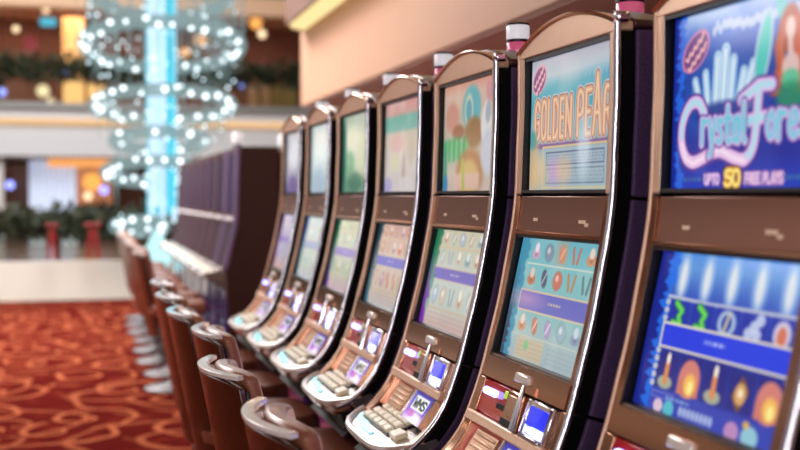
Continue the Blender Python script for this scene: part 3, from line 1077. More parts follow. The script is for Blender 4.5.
def make_chair():
    root = thing('casino_chair', 'x', 'chair', (0, 0, 0), 0, 'brown curved-back casino chairs')
    lean = math.tan(math.radians(11))

    def back_pt(R, ang, z):
        # arc in plan, centre ahead of the back; leaning backwards with height
        return (-.21 + .322 - R * math.cos(ang) - (z - .62) * lean, R * math.sin(ang), z)

    def slab(R0, R1, z0, z1, a, n=18, wav=0.0, nz=6):
        rings = []
        for i in range(n + 1):
            an = -a + 2 * a * i / n
            ring = []
            e = 1 - .18 * abs(i / n * 2 - 1) ** 6
            zt = z0 + (z1 - z0) * (1 - .03 * abs(i / n * 2 - 1) ** 4)
            for q in range(nz + 1):
                ring.append(back_pt(R0, an, z0 + (zt - z0) * q / nz))
            for q in range(nz, -1, -1):
                bul = math.sin(PI * q / nz) * wav
                ring.append(back_pt(R1 + (R0 - R1) * (1 - e) - bul, an, z0 + (zt - z0) * q / nz))
            rings.append(ring)
        return MB().loft(rings)

    slab(.322, .304, .40, .985, CH).build('back_shell', M['shell'], root, .004)
    slab(.324, .299, .9855, .997, CH, nz=2).build('rim', M['cream'], root, .002)
    slab(.297, .285, .45, .972, CH * .96).build('shadow_gap', M['gap'], root, .003)  # dark strip stands in for the shade between shell and cushion
    slab(.284, .24, .56, .998, CH * .97, wav=.01).build('back_cushion', M['leather'], root, .012, seg=3)
    m = MB()
    rings = []
    for s_, z in ((.86, .54), (.97, .555), (1, .585), (.98, .615), (.9, .635), (.5, .645)):
        ring = []
        for k in range(32):
            t = 2 * PI * k / 32
            cx, cy = math.cos(t), math.sin(t)
            q = (abs(cx) ** 4 + abs(cy) ** 4) ** -.25
            ring.append((.03 + .215 * s_ * q * cx, .22 * s_ * q * cy, z))
        rings.append(ring)
    m.loft(rings).build('seat', M['seat'], root)
    MB().box((.02, 0, .52), (.26, .28, .03)).build('seat_bracket', M['black'], root, .004)
    MB().lathe([(.036, .02), (.034, .3), (.03, .31), (.03, .51)], (0.02, 0, 0)).build('post', M['steel'], root)
    MB().lathe([(.22, 0), (.22, .012), (.2, .022), (.08, .035), (.05, .06)], (0.02, 0, 0), 36).build('base_disc', M['steel'], root)
    pts = [(.02 + .2 * math.cos(t), .2 * math.sin(t), .24) for t in np.linspace(-2.2, 2.2, 25)]
    k = MB().tube(pts, .011, 8)
    for t in (-1.0, 1.0):
        k.tube([(.02 + .03 * math.cos(t), .03 * math.sin(t), .24), (.02 + .2 * math.cos(t), .2 * math.sin(t), .24)], .009, 6)
    k.build('foot_ring', M['steel'], root)
    return root


chair = make_chair()
# x, y, turn, label
SP = [(.545, 1.50, .05, 'brown chair whose rim just peeks over the bottom edge of the photo'),
      (.505, 2.03, .0, 'brown curved-back chair nearest the camera, facing the teal undersea machine'),
      (.485, 2.66, .06, 'brown curved-back chair second in view, facing the cartoon machine'),
      (.535, 3.38, .0, 'brown curved-back chair third in view, facing the pink banded machine'),
      (.50, 3.95, .0, 'brown curved-back chair facing the pale green machine, fourth in view'),
      (.50, 4.60, .05, 'brown curved-back chair facing the washed-out white-blue machine'),
      (.52, 5.30, -.04, 'brown curved-back chair facing the lavender machine, last of the front row')]
ORD = ['first', 'second', 'third', 'fourth', 'fifth', 'sixth', 'seventh', 'eighth']
for k in range(8):
    SP.append((.60 + .03 * (k % 3 == 1), 8.15 + .68 * k, .05 * (k % 2), 'brown chair at the far dark bank, %s counted from its near end' % ORD[k]))
for i, (x, y, rz, lab) in enumerate(SP):
    c = chair if i == 0 else copy_tree(chair)
    c.location = (x + (.055 if i < 7 else 0), y, 0)
    c.rotation_euler = (0, 0, rz)
    c['label'] = lab

# ------------------------------------------------------------------ far bank of slot machines
M['bank'] = mat('dark reddish brown laminate', (62, 34, 28), 0.4, noise=0.3, nscale=12)
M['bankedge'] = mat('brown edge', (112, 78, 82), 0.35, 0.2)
M['bankedgelit'] = mat('lavender lit edge', (150, 128, 176), 0.3, 0.2)  # lighter copy of the edge: light on the near machine put into colour
M['bankscreen'] = mat('dim purple screen', (30, 24, 44), 0.5, spec=.15, emit=(64, 48, 84), strength=0.5)
M['bankscreen2'] = mat('dim brown screen', (30, 24, 34), 0.5, spec=.15, emit=(70, 46, 60), strength=0.5)
M['orange'] = glow('orange candle', (255, 170, 90), 1.6)


def make_bank():
    root = thing('bank_machine', 'x', 'slot machine', (WM, 0, 0), 0, 'dark slot machines of the far bank')
    X = lambda w: w - WM
    MB().prism([(X(1.12), 1.77), (X(1.10), 1.18), (X(1.02), .84), (X(1.06), 0), (X(1.43), 0), (X(1.43), 1.77)], -.31, .31).build('body', M['bank'], root, .01)
    for sg in (-1, 1):
        MB().prism([(X(1.10), 1.765), (X(1.08), 1.18), (X(1.0), .84), (X(1.03), .84), (X(1.11), 1.18), (X(1.13), 1.765)], sg * .285, sg * .316).build('edge_trim', M['bankedge'], root, .003)
    MB().prism([(X(1.112), 1.72), (X(1.098), 1.26), (X(1.106), 1.26), (X(1.12), 1.72)], -.27, .27).build('upper_screen', M['bankscreen'], root)
    MB().prism([(X(1.092), 1.17), (X(1.015), .86), (X(1.025), .86), (X(1.1), 1.17)], -.27, .27).build('lower_screen', M['bankscreen2'], root)
    MB().box((X(1.092), 0, 1.215), (.02, .56, .05)).build('belly_plate', M['belly'], root, .003)
    for v in (-.18, 0, .18):
        MB().sphere((X(1.078), v, 1.215), .014, 6).build('lamp', M['candlewhite'], root)
    MB().prism([(X(1.0), .85), (X(.83), .81), (X(.83), .785), (X(1.04), .74)], -.29, .29).build('button_deck', M['silver'], root, .008)
    for v in (-.2, -.1, 0, .1, .2):
        MB().box((X(.90), v, .832), (.05, .07, .012), Matrix.Rotation(-.245, 3, 'Y')).build('button', M['button'], root, .003)
    MB().box((X(1.035), 0, .45), (.02, .4, .42)).build('belly_glass', M['bellyglass'], root, .004)
    return root


bank = make_bank()
for k in range(8):
    b = bank if k == 0 else copy_tree(bank)
    b.location = (WM, 8.72 + .66 * k, 0)
    if k == 0:
        # only the near machine carries a candle that shows
        first_bank = b
    b['label'] = ('dark brown slot machine at the near end of the far bank, its side showing' if k == 0 else
                  'dark slot machine in far bank, %s counted from its near end' % ORD[k])

# second far row, back to back with the first: only its lamps and side show
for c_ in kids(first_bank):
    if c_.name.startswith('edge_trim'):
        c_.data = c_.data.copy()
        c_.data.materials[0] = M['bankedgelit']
cdl = MB().lathe([(.03, 0), (.03, .02), (.024, .03)], (-.05, -.02, 1.77)).build('candle_base', M['collar'], first_bank)
MB().lathe([(.04, 0), (.045, .03), (.045, .07), (.035, .09)], (-.05, -.02, 1.80)).build('candle_lens', M['candlewhite'], cdl)
b2 = thing('bank_machine', 'dark slot machine backing onto the far bank, half hidden by front row', 'slot machine', (1.79, 8.72, 0))
MB().prism([(-.345, 0), (.33, 0), (.33, .84), (.28, 1.18), (.25, 1.74), (-.345, 1.74)], -.31, .31).build('body', M['bank'], b2, .01)
cdl = MB().lathe([(.03, 0), (.03, .03), (.024, .04)], (-.29, -.1, 1.74)).build('candle_base', M['collar'], b2)
MB().lathe([(.04, 0), (.045, .03), (.045, .07), (.035, .09)], (-.29, -.1, 1.78)).build('candle_lens', M['candlewhite'], cdl)

# ------------------------------------------------------------------ setting: floor
def carpet():
    m = bpy.data.materials.new('red carpet with orange scrolls')
    m.use_nodes = True
    nt = m.node_tree
    b = nt.nodes['Principled BSDF']
    b.inputs['Roughness'].default_value = .95
    b.inputs['Specular IOR Level'].default_value = 0.0
    N = nt.nodes.new
    lk = nt.links.new
    tc = N('ShaderNodeTexCoord')
    def math_(op, a, b_=None, c=None):
        n = N('ShaderNodeMath')
        n.operation = op
        for i, v in enumerate((a, b_, c)):
            if v is None:
                continue
            if hasattr(v, 'is_output'):
                lk(v, n.inputs[i])
            else:
                n.inputs[i].default_value = v
        return n.outputs[0]
    def smooth(v, lo, hi):
        n = N('ShaderNodeMapRange')
        n.interpolation_type = 'SMOOTHSTEP'
        lk(v, n.inputs['Value'])
        n.inputs['From Min'].default_value = lo
        n.inputs['From Max'].default_value = hi
        return n.outputs['Result']
    def scroll(scale, seed, k, arms, th, rmax):
        mp = N('ShaderNodeMapping')
        mp.inputs['Location'].default_value = (seed, seed * .7, 0)
        mp.inputs['Scale'].default_value = (scale, scale, 0)
        lk(tc.outputs['Object'], mp.inputs['Vector'])
        nz = N('ShaderNodeTexNoise')
        nz.inputs['Scale'].default_value = 1.6
        nz.inputs['Detail'].default_value = 1
        lk(mp.outputs[0], nz.inputs['Vector'])
        sb = N('ShaderNodeVectorMath')
        sb.operation = 'MULTIPLY_ADD'
        lk(nz.outputs['Color'], sb.inputs[0])
        sb.inputs[1].default_value = (.3, .3, 0)
        lk(mp.outputs[0], sb.inputs[2])
        vo = N('ShaderNodeTexVoronoi')
        vo.voronoi_dimensions = '2D'
        vo.inputs['Scale'].default_value = 1
        vo.inputs['Randomness'].default_value = .8
        lk(sb.outputs[0], vo.inputs['Vector'])
        df = N('ShaderNodeVectorMath')
        df.operation = 'SUBTRACT'
        lk(sb.outputs[0], df.inputs[0])
        lk(vo.outputs['Position'], df.inputs[1])
        sx = N('ShaderNodeSeparateXYZ')
        lk(df.outputs[0], sx.inputs[0])
        ang = math_('ARCTAN2', sx.outputs[1], sx.outputs[0])
        ph = math_('MULTIPLY_ADD', vo.outputs['Distance'], k, math_('MULTIPLY', ang, arms))
        sn = math_('SINE', ph)
        s1 = smooth(sn, th, th + .25)
        fall = smooth(vo.outputs['Distance'], rmax, rmax - .12)
        return math_('MULTIPLY', s1, fall)
    a = scroll(1.35, 3.1, 17, 1.0, .78, .66)
    c = scroll(2.2, 8.4, 13, -1.0, .5, .5)
    d = scroll(.95, 1.7, 19, -1.0, .8, .7)
    mx = math_('MAXIMUM', a, math_('MULTIPLY', d, .8))
    base = N('ShaderNodeMix')
    base.data_type = 'RGBA'
    base.inputs['A'].default_value = (*lin((90, 26, 24)), 1)
    base.inputs['B'].default_value = (*lin((108, 36, 29)), 1)
    lk(c, base.inputs['Factor'])
    top = N('ShaderNodeMix')
    top.data_type = 'RGBA'
    top.inputs['B'].default_value = (*lin((180, 102, 70)), 1)
    lk(base.outputs['Result'], top.inputs['A'])
    lk(mx, top.inputs['Factor'])
    lk(top.outputs['Result'], b.inputs['Base Color'])
    return m


def plane(name, x0, x1, y0, y1, z, m, th=.1):
    return struct(MB().box(((x0 + x1) / 2, (y0 + y1) / 2, z - th / 2), (x1 - x0, y1 - y0, th)).build(name, m, None, smooth=False))


plane('floor', -9, 6, -4, 15.4, 0, carpet())
M['marble'] = mat('brown marble', (104, 76, 62), .25, noise=.1, nscale=2)
plane('floor_atrium', -16, 22, 15.75, 40, 0, M['marble'])

# helpers to turn a photo position at a chosen y into the place
PSI = math.atan(315 / 1111.1)
PIT = math.atan(30 / 1111.1)
FW = Vector((math.sin(PSI) * math.cos(PIT), math.cos(PSI) * math.cos(PIT), -math.sin(PIT)))
RT = Vector((math.cos(PSI), -math.sin(PSI), 0))
UPV = RT.cross(FW)


def at(x, y, Y):
    d = FW + RT * ((x - 400) / 1111.1) + UPV * ((225 - y) / 1111.1)
    return d * (Y / d.y) + Vector((0, 0, H))


# ------------------------------------------------------------------ right hand wall, bulkhead and cove
M['peach'] = mat('peach cream paint', (192, 150, 124), .6, noise=.03, nscale=3)
M['brownwall'] = mat('warm brown paint', (200, 164, 152), .6, noise=.05, nscale=3)
M['lip'] = mat('tan brown plaster lip', (104, 70, 56), .6)
struct(MB().box((2.75, 3.8, 1.5), (.1, 15.6, 3.0)).build('wall_right', M['brownwall'], None, smooth=False))
struct(MB().box((2.45, 3.8, 2.33 + .85), (.5, 15.6, 1.7)).build('wall_bulkhead', M['peach'], None, .01))
struct(MB().box((2.47, 3.8, 2.322), (.5, 15.58, .012)).build('trim_1', M['brownwall'], None, smooth=False))
# lip of the cove with a rounded end
pts = [(1.93, -4.0), (1.93, 10.9)]
for k in range(1, 9):
    t = k / 8 * PI / 2
    pts.append((1.93 + .28 * (1 - math.cos(t)), 10.9 + .5 * math.sin(t)))
inner = [(p[0] + .03, p[1]) for p in pts[:-1]] + [(pts[-1][0], pts[-1][1] - .05)]
m = MB().prism(pts + list(reversed(inner)), 3.09, 4.1, 'xy')
struct(m.build('trim_2', M['lip'], None))
M['coveglow'] = glow('warm cove light', (255, 226, 160), 1.15)
cin = [(p[0] + .035, p[1] - (.02 if p[1] > 10.95 else 0)) for p in pts[:-1]]
cl = MB().prism(cin + [(2.195, 11.3), (2.195, -4.0)], 3.10, 3.13, 'xy').build('cove_light', M['coveglow'], None)
tag(cl, 'warm glowing strip light under the rounded ceiling lip, along the peach wall', 'light')
plane('ceiling', -9, 2.9, -4, 6.5, 4.3, mat('cream ceiling', (226, 208, 186), .7), .12)

# ------------------------------------------------------------------ low wall and balustrade at the end of the carpet
M['lowwall'] = mat('white glossy panel', (236, 240, 230), .2, coat=.4)
Yb = 15.5
m = MB()
for k in range(9):
    m.box((-9.2 + 2.2 * k + .1, Yb, .26), (2.185, .2, .52))
struct(m.build('wall_low', M['lowwall'], None, .004))
M['glass'] = mat('clear glass', (210, 225, 222), .05)
M['glass'].node_tree.nodes['Principled BSDF'].inputs['Transmission Weight'].default_value = 1
M['glass'].node_tree.nodes['Principled BSDF'].inputs['IOR'].default_value = 1.1
br = thing('balustrade', 'glass balustrade with dark rail on the low white wall', 'railing', (0, Yb, .52))
for k in range(8):
    MB().box((-8.1 + 2.2 * k, 0, .31), (2.1, .015, .6)).build('glass_panel', M['glass'], br)
MB().box((-1.0, 0, .64), (16.5, .06, .04)).build('rail', M['collar'], br, .01)
for k in range(9):
    MB().box((-9.15 + 2.2 * k, 0, .32), (.05, .05, .64)).build('post', M['collar'], br)

LEAF = [mat('dark green leaf', (40, 52, 34), .6), mat('olive leaf', (72, 70, 40), .6)]


def garland(name, x0, x1, y, z, dep, hh, n, label, seed):
    rnd = random.Random(seed)
    m = MB()
    for k in range(n):
        c = Vector((rnd.uniform(x0, x1), y + rnd.uniform(-dep, dep), z + rnd.gauss(0, hh * .45)))
        a = Vector((rnd.uniform(-1, 1), rnd.uniform(-1, 1), rnd.uniform(-1, 1))).normalized()
        b = a.orthogonal().normalized()
        s_ = hh * rnd.uniform(.25, .5)
        m.add([c - a * s_, c + b * s_ * .35, c + a * s_, c - b * s_ * .35], [(0, 1, 2, 3)])
    o = m.build(name, LEAF[0], None, smooth=False)
    o.data.materials.append(LEAF[1])
    for i, p in enumerate(o.data.polygons):
        p.material_index = 1 if i % 5 == 0 else 0
    return tag(o, label, 'garland', kind='stuff')


garland('leaf_garland', -7, 1.3, Yb - .16, 1.03, .10, .21, 6500, 'dark green leafy garland along the glass balustrade rail', 1)
M['bow'] = mat('red velvet ribbon', (136, 24, 26), .55)
for x, w_, lab in ((46, .075, 'red ribbon bow hanging on the balustrade, below the white curtain'), (87, .10, 'red ribbon bow hanging on balustrade left of the chandelier foot')):
    p = at(x + 6, 225, Yb - .5)
    bow = thing('ribbon_bow', lab, 'bow', (p.x, p.y, .98), 0, 'red bows on the balustrade')
    MB().sphere((-w_ * .6, 0, .03), w_ * .6, 8, .55).build('loop', M['bow'], bow)
    MB().sphere((w_ * .6, 0, .03), w_ * .6, 8, .55).build('loop', M['bow'], bow)
    MB().sphere((0, -.02, .03), w_ * .3, 8).build('knot', M['bow'], bow)
    for sg in (-1, 1):
        MB().prism([(sg * .0, 0), (sg * w_ * .55, -.04), (sg * w_ * .9, -.42), (sg * w_ * .3, -.40)], -.02, .0).build('tail', M['bow'], bow)

# ------------------------------------------------------------------ across the atrium
YF = 34.0
M['fascia'] = mat('pale grey fascia', (206, 208, 210), .5)
M['fasciatop'] = mat('grey metal edge', (150, 152, 150), .4, .5)
M['warm'] = glow('warm cornice light', (255, 205, 150), 1.0)
M['dark'] = mat('dark maroon interior', (112, 66, 50), .7, noise=.4, nscale=.8)
M['brown'] = mat('brown interior ceiling', (150, 96, 66), .7)
def zat(y, Y=YF, x=100):
    return at(x, y, Y).z
xl, xr = -22.0, 14.0
struct(MB().box(((xl + xr) / 2, YF + 2.4, (zat(107) + zat(157)) / 2), (xr - xl, 4.8, zat(107) - zat(157))).build('wall_fascia', M['fascia'], None, .03))
struct(MB().box(((xl + xr) / 2, YF - .03, zat(106.5)), (xr - xl, .25, .16)).build('trim_3', M['fasciatop'], None))
f2 = MB().box(((xl + xr) / 2, YF - .06, zat(122.5)), (xr - xl, .1, .17)).build('cornice_light', M['warm'], None)
tag(f2, 'long warm strip light across the balcony fascia', 'light')
struct(MB().box(((xl + xr) / 2, YF + 5, zat(55)), (xr - xl, .3, 6)).build('wall_upper', M['dark'], None, smooth=False))
struct(MB().box(((xl + xr) / 2, YF + 3.0, zat(-6)), (xr - xl, 6.0, .2)).build('ceiling_upper', M['brown'], None, smooth=False))
M['topband'] = mat('warm lit cream band', (236, 196, 160), .6)
struct(MB().box(((xl + xr) / 2, YF - .2, zat(2)+.0), (xr - xl, .5, .55)).build('trim_4', M['topband'], None, .03))
struct(MB().box(((xl + xr) / 2, YF + 4.5, 1.2), (xr - xl, .3, 3.2)).build('wall_shops', mat('dark brown shopfront', (96, 58, 44), .6, noise=.5, nscale=.7), None, smooth=False))
M['warm2'] = glow('orange sign light', (255, 170, 96), 1.1)


def slab_at(name, x0, y0, x1, y1, Y, dep, m, label, cat, group=None, bevel=.03):
    a, b = at(x0, (y0 + y1) / 2, Y), at(x1, (y0 + y1) / 2, Y)
    zt, zb = at((x0 + x1) / 2, y0, Y).z, at((x0 + x1) / 2, y1, Y).z
    o = MB().box((0, 0, 0), (b.x - a.x, dep, zt - zb)).build(name, m, None, bevel)
    o.location = ((a.x + b.x) / 2, Y, (zt + zb) / 2)
    return tag(o, label, cat, group)


slab_at('shop_sign', 48, 159, 112, 167, YF + .75, .12, M['warm2'], 'orange lit sign strip under the balcony, above the white curtain', 'sign')
# curtain with folds
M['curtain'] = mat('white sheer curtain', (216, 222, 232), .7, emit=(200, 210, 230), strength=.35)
a, b = at(29, 190, YF + 1), at(76, 190, YF + 1)
zt, zb = at(50, 160, YF + 1).z, at(50, 226, YF + 1).z
n = 60
front = [((a.x + (b.x - a.x) * i / n), YF + 1 + .09 * math.sin(i * .9)) for i in range(n + 1)]
cu = MB().prism(front + [(p[0], p[1] + .03) for p in reversed(front)], zb, zt, 'xy').build('curtain', M['curtain'], None)
tag(cu, 'white pleated curtain hanging under the balcony at left', 'curtain')
M['pillar'] = mat('pale pillar paint', (216, 214, 208), .5)
slab_at('white_pillar', -14, 157, 4, 262, YF + .6, .6, M['pillar'], 'pale square pillar under the balcony at the left edge', 'pillar')
M['lampw'] = glow('warm white lamp', (255, 222, 176), 1.7)
M['lampo'] = glow('orange lamp', (255, 176, 90), 1.3)
M['lampb'] = glow('lilac blue lamp', (150, 160, 255), 2.5)
M['lampc'] = glow('cyan lit sign', (90, 200, 225), 1.1)


def ball(name, x, y, Y, r, m, label, cat, group=None):
    p = at(x, y, Y)
    top = zat(157, Y) if p.z < zat(157, Y) else zat(-6) - .1
    t = thing(name, label, cat, p, 0, group)
    MB().sphere((0, 0, 0), r, 10).build('globe', m, t)
    MB().tube([(0, 0, r * .9), (0, 0, max(top - p.z, r + .02))], .012, 6).build('cord', M['collar'], t)
    return t


ball('globe_lamp', 10, 185, YF + .8, .12, M['lampb'], 'small lilac lamp left of the white curtain', 'lamp')
ball('globe_lamp', 92, 182, YF + 1.5, .28, M['lampo'], 'large orange lamp in the shops right of the white curtain', 'lamp')
ball('globe_lamp', 88, 196, YF + 2.1, .13, M['lampw'], 'small warm lamp low in shops right of the curtain', 'lamp')
ball('globe_lamp', 104, 190, YF + 1.7, .13, M['lampb'], 'small lilac lamp beside the lower chandelier ring', 'lamp')
slab_at('shop_window', 76, 166, 112, 205, YF + 2.5, .1, mat('warm lit shop window', (170, 110, 76), .3, emit=(196, 130, 90), strength=.55), 'warm lit shop window between curtain and chandelier', 'window display')
slab_at('shop_window', 4, 166, 28, 205, YF + 2.5, .1, mat('dim shop window', (60, 36, 30), .3, emit=(90, 50, 36), strength=.3), 'dim brown shop window between pillar and curtain', 'window display')
slab_at('shop_counter', 29, 228, 45, 262, YF - 1, .5, mat('white counter', (220, 220, 226), .4), 'pale counter beyond the balustrade left of the red bow', 'counter')
slab_at('shop_counter', 62, 228, 78, 262, YF - 1, .5, bpy.data.materials['white counter'], 'pale counter beyond the balustrade between the two red bows', 'counter')

# upper gallery
M['lbox'] = mat('amber lightbox', (230, 170, 104), .4, emit=(255, 196, 124), strength=1.0)
slab_at('light_panel', 63, 18, 84, 111, YF + 2.5, .2, M['lbox'], 'tall amber light panel on the upper gallery left of the chandelier', 'light panel')
slab_at('light_panel', 88, 84, 104, 112, YF + 2.4, .2, M['lbox'], 'wide amber light panel low beside the chandelier rings', 'light panel')
slab_at('lit_sign', 40, 18, 56, 26, YF + 2, .1, M['lampc'], 'small cyan lit sign hanging in the upper gallery', 'sign')
for x, y, r, m_, lab in ((16, 29, .10, 'lampw', 'round ceiling downlight over upper gallery near left edge'), (46, 10, .10, 'lampw', 'round ceiling downlight just under the top cornice'),
                         (43, 91, .19, 'lampw', 'big warm globe lamp behind upper railing at left'), (51, 101, .12, 'lampw', 'warm globe lamp low behind upper railing'),
                         (58, 71, .1, 'lampb', 'small blue lamp under the tall amber panel'), (66, 71, .1, 'lampb', 'small lilac lamp beside the garland and amber panel'),
                         (2, 92, .12, 'lampb', 'small blue lamp at the far left of upper railing'),
                         (256, 23, .2, 'lampo', 'wide orange ceiling lamp on upper gallery right of chandelier'), (262, 34, .13, 'lampw', 'warm ceiling lamp below the wide orange one'),
                         (245, 15, .12, 'lampw', 'small ceiling downlight right of the top chandelier ring'),
                         (201, 40, .2, 'lampo', 'orange ceiling lamp seen through top chandelier ring, the upper of two'), (185, 53, .17, 'lampo', 'orange ceiling lamp seen through top chandelier ring, the lower of two'),
                         (241, 84, .13, 'lampb', 'small blue lamp behind railing right of chandelier')):
    ball('gallery_lamp', x, y, YF + .9 + .13 * ((x * 7 + y * 3) % 9), r, M[m_], lab, 'lamp')
pL, pR = at(-60, 80, YF), at(310, 80, YF)
gr = thing('gallery_railing', 'glass railing with dark posts along the upper gallery', 'railing', (0, YF + .25, zat(106)))
n = 7
for k in range(n):
    w_ = (pR.x - pL.x) / n
    MB().box((pL.x + w_ * (k + .5), 0, .38), (w_ - .1, .03, .74)).build('glass_panel', M['glass'], gr)
    MB().box((pL.x + w_ * k, 0, .4), (.06, .06, .8)).build('post', M['collar'], gr)
MB().box(((pL.x + pR.x) / 2, 0, .8), (pR.x - pL.x, .08, .06)).build('rail', M['collar'], gr, .01)
garland('gallery_garland', pL.x, pR.x, YF - .15, zat(70), .3, .42, 3000, 'dark green garland along the upper gallery railing', 5)
M['banner'] = mat('deep red drape', (150, 36, 44), .6)
slab_at('red_drape', 24, 36, 37, 78, YF + 1.0, .06, M['banner'], 'deep red drape hanging in upper gallery at left', 'drape')
slab_at('red_drape', 262, 58, 272, 82, YF + 1.0, .06, M['banner'], 'deep red drape in upper gallery right of chandelier', 'drape')
slab_at('cream_board', 249, 80, 270, 114, YF + 1.6, .1, mat('tan display board', (190, 140, 100), .5, emit=(190, 140, 100), strength=.2), 'tan display board behind upper railing right of chandelier', 'board')
slab_at('cream_board', 272, 84, 296, 114, YF + 1.6, .1, mat('olive display board', (150, 116, 62), .5, emit=(150, 116, 62), strength=.2), 'olive display board behind upper railing by the peach wall', 'board')

# ------------------------------------------------------------------ chandelier
YC = 14.8
KC = YC / 22.0
cc = at(162, 195, YC)
ch = thing('chandelier', 'tall crystal chandelier of beaded rings around a cyan light column', 'chandelier', (cc.x, cc.y, 0))
CB = glow('cyan light tube', (80, 205, 230), 1.2)
CW = glow('white light tube', (200, 230, 250), 1.35)
ztop, zbot = at(162, -60, YC).z, at(162, 222, YC).z
for k in range(12):
    t = 2 * PI * k / 12
    p = (.235 * KC * math.cos(t), .235 * KC * math.sin(t))
    MB().tube([(p[0], p[1], zbot + .1 * (k % 3)), (p[0], p[1], ztop)], .05 * KC, 8).build('light_tube', (CW, CB, CW, CB, CB, CW, CB, CW, CW, CW, CB, CB)[k], ch)
VEIL = veil('fine crystal strands', (176, 206, 208), .6, .62)
BEAD = glow('bright crystal bead', (232, 246, 252), 7.5)
pm = at(162, 195, YC)
sc_ = (at(262, 195, YC) - at(162, 195, YC)).length / 100
for (cx, cy, a, tilt, nb, gap) in ((162, -6, 66, 10, 8, 0), (163, 46, 76, 10, 30, 0), (164, 106, 66, 9, 26, 0), (160, 141, 44, 9, 7, 0), (154, 172, 46, 12, 19, 1), (140, 226, 24, 14, 10, 1)):
    p = at(cx, cy, YC)
    R_ = a * sc_
    rot = Matrix.Rotation(math.radians(-tilt), 3, 'X') if True else None
    def rp(t, r=R_, dz_=0.0):
        v = rot @ Vector((r * math.cos(t), r * math.sin(t), 0))
        return (p.x - cc.x + v.x, p.y - cc.y + v.y, p.z + v.z + dz_)
    m = MB()
    m.tube([rp(2 * PI * q / 60) for q in range(60)], .13 * KC, 8, closed=True)
    ring = m.build('crystal_ring', VEIL, ch)
    for q in range(nb):
        t = 2 * PI * (q + random.uniform(-.3, .3)) / nb
        MB().sphere(rp(t, R_ * random.uniform(.97, 1.03), random.uniform(-.05, .05)), random.uniform(.024, .036), 7).build('bead', BEAD, ring)
m = MB()
for q in range(150):
    t = random.uniform(0, 2 * PI)
    r = random.uniform(.9, 1.62) * KC
    z0 = random.uniform(at(0, 60, YC).z, at(0, 0, YC).z)
    m.tube([(r * math.cos(t), r * math.sin(t), z0), (r * math.cos(t), r * math.sin(t), ztop)], .007, 4)
for (cx, cy, a, n_) in ((163, 46, 76, 50), (164, 106, 66, 40), (160, 141, 44, 16), (154, 172, 44, 24)):
    p = at(cx, cy, YC)
    for q in range(n_):
        t = random.uniform(0, 2 * PI)
        r = a * sc_ * random.uniform(.8, 1.03)
        x_, y_ = p.x - cc.x + r * math.cos(t), p.y - cc.y + r * math.sin(t)
        z0 = p.z - random.uniform(.15, .5)
        m.tube([(x_, y_, z0), (x_, y_, p.z + random.uniform(.1, .5))], .006, 4)
o = m.build('crystal_strands', VEIL, ch)
o['kind'] = 'stuff'
m = MB()
for (cx, cy, a, n_) in ((162, 8, 72, 20), (163, 46, 76, 34), (164, 76, 70, 16), (164, 106, 66, 30), (161, 128, 56, 8), (160, 143, 44, 12), (154, 172, 44, 24), (140, 222, 24, 16)):
    p = at(cx, cy, YC)
    for q in range(n_):
        t = random.uniform(0, 2 * PI)
        r = a * sc_ * random.uniform(.9, 1.06)
        m.sphere((p.x - cc.x + r * math.cos(t), p.y - cc.y + r * math.sin(t), p.z + random.gauss(0, .09) - math.sin(t) * r * -.17), random.uniform(.012, .022), 5)
for q in range(60):
    t = random.uniform(0, 2 * PI)
    m.sphere((.3 * KC * math.cos(t), .3 * KC * math.sin(t), random.uniform(zbot, at(162, 0, YC).z)), .016, 5)
o = m.build('small_crystals', glow('small bright crystals', (215, 240, 248), 2.6), ch)
o['kind'] = 'stuff'
# bright drop at the foot of the chandelier
p = at(157, 250, YC)
MB().lathe([(k * KC, z * KC) for k, z in [(.02, .5), (.1, .36), (.2, .15), (.3, -.05), (.2, -.25), (.05, -.36)]], (p.x - cc.x, p.y - cc.y, p.z - .05), 14).build('glass_drop', glow('pale cyan glass drop', (190, 240, 245), 1.3), ch)

# ------------------------------------------------------------------ light
def area(name, loc, rot, sx, sy, power, col):
    l = bpy.data.lights.new(name, 'AREA')
    l.shape = 'RECTANGLE'
    l.size, l.size_y = sx, sy
    l.energy = power
    l.color = col
    o = bpy.data.objects.new(name, l)
    o.location = loc
    o.rotation_euler = rot
    C.objects.link(o)
    return o


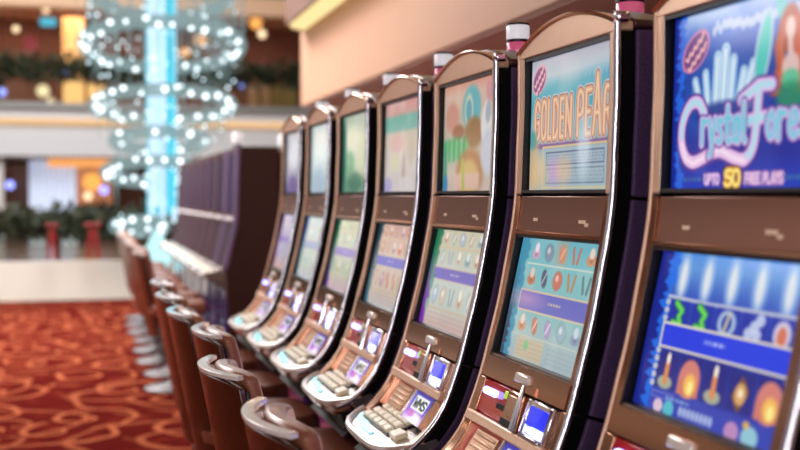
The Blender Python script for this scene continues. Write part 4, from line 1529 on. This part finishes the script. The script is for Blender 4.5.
for i, y in enumerate((.5, 3.0, 5.5)):
    area('ceiling_lamp', (-.6, y, 4.2), (0, 0, 0), 1.6, 1.6, 430, (1, .92, .85))
area('ceiling_lamp', (.2, 11.5, 4.6), (0, 0, 0), 2, 4, 260, (1, .9, .82))
area('atrium_daylight', (-4.5, 9, 6.0), (0, math.radians(-45), 0), 6, 10, 900, (1, .94, .92))
area('atrium_skylight', (-2, 24, 9.5), (0, 0, 0), 10, 10, 2300, (.98, .98, 1))
area('added_streak_light', (-3.2, -2.6, 2.0), (math.radians(90), 0, math.radians(-42)), .28, 2.6, 60, (.96, .95, 1))  # unseen lamps added behind the camera for bright streaks on the chrome
area('added_streak_light', (-1.0, -4.2, 2.0), (math.radians(90), 0, math.radians(-12)), .22, 2.4, 34, (1, .95, .95))
area('gallery_lamp_row', (-4, YF + 2.4, zat(2)), (0, 0, 0), 20, 1.5, 600, (1, .78, .58))
area('shop_lamp_row', (-4, YF + 2.4, zat(160)), (0, 0, 0), 20, 1.5, 60, (1, .8, .6))

w = bpy.data.worlds.new('room')
bpy.context.scene.world = w
w.use_nodes = True
_n = w.node_tree
_tc = _n.nodes.new('ShaderNodeTexCoord')
_sx = _n.nodes.new('ShaderNodeSeparateXYZ')
_rp = _n.nodes.new('ShaderNodeValToRGB')
_n.links.new(_tc.outputs['Generated'], _sx.inputs[0])
_mr = _n.nodes.new('ShaderNodeMapRange')
_mr.inputs['From Min'].default_value = -1
_n.links.new(_sx.outputs['Z'], _mr.inputs['Value'])
_n.links.new(_mr.outputs['Result'], _rp.inputs['Fac'])
_e = _rp.color_ramp.elements
_e[0].position, _e[0].color = .3, (.05, .03, .03, 1)
_e[1].position, _e[1].color = .8, (1.0, .88, .78, 1)
_m = _e.new(.52)
_m.color = (.12, .10, .12, 1)
_n.links.new(_rp.outputs['Color'], _n.nodes['Background'].inputs[0])
_n.nodes['Background'].inputs[1].default_value = .8

# ------------------------------------------------------------------ camera
cd = bpy.data.cameras.new('camera')
cam = bpy.data.objects.new('camera', cd)
C.objects.link(cam)
cam.location = (0, 0, H)
cam.rotation_euler = (PI / 2 - PIT, 0, -PSI)
cd.lens = 50
cd.sensor_width = 36
cd.clip_start = .05
cd.clip_end = 200
cd.dof.use_dof = True
cd.dof.focus_distance = 2.55
cd.dof.aperture_fstop = 2.25
s = bpy.context.scene
s.camera = cam
s.view_settings.view_transform = 'Standard'
s.view_settings.look = 'None'
s.view_settings.exposure = 0.0
s.view_settings.gamma = 1.0
s.view_settings.use_curve_mapping = False
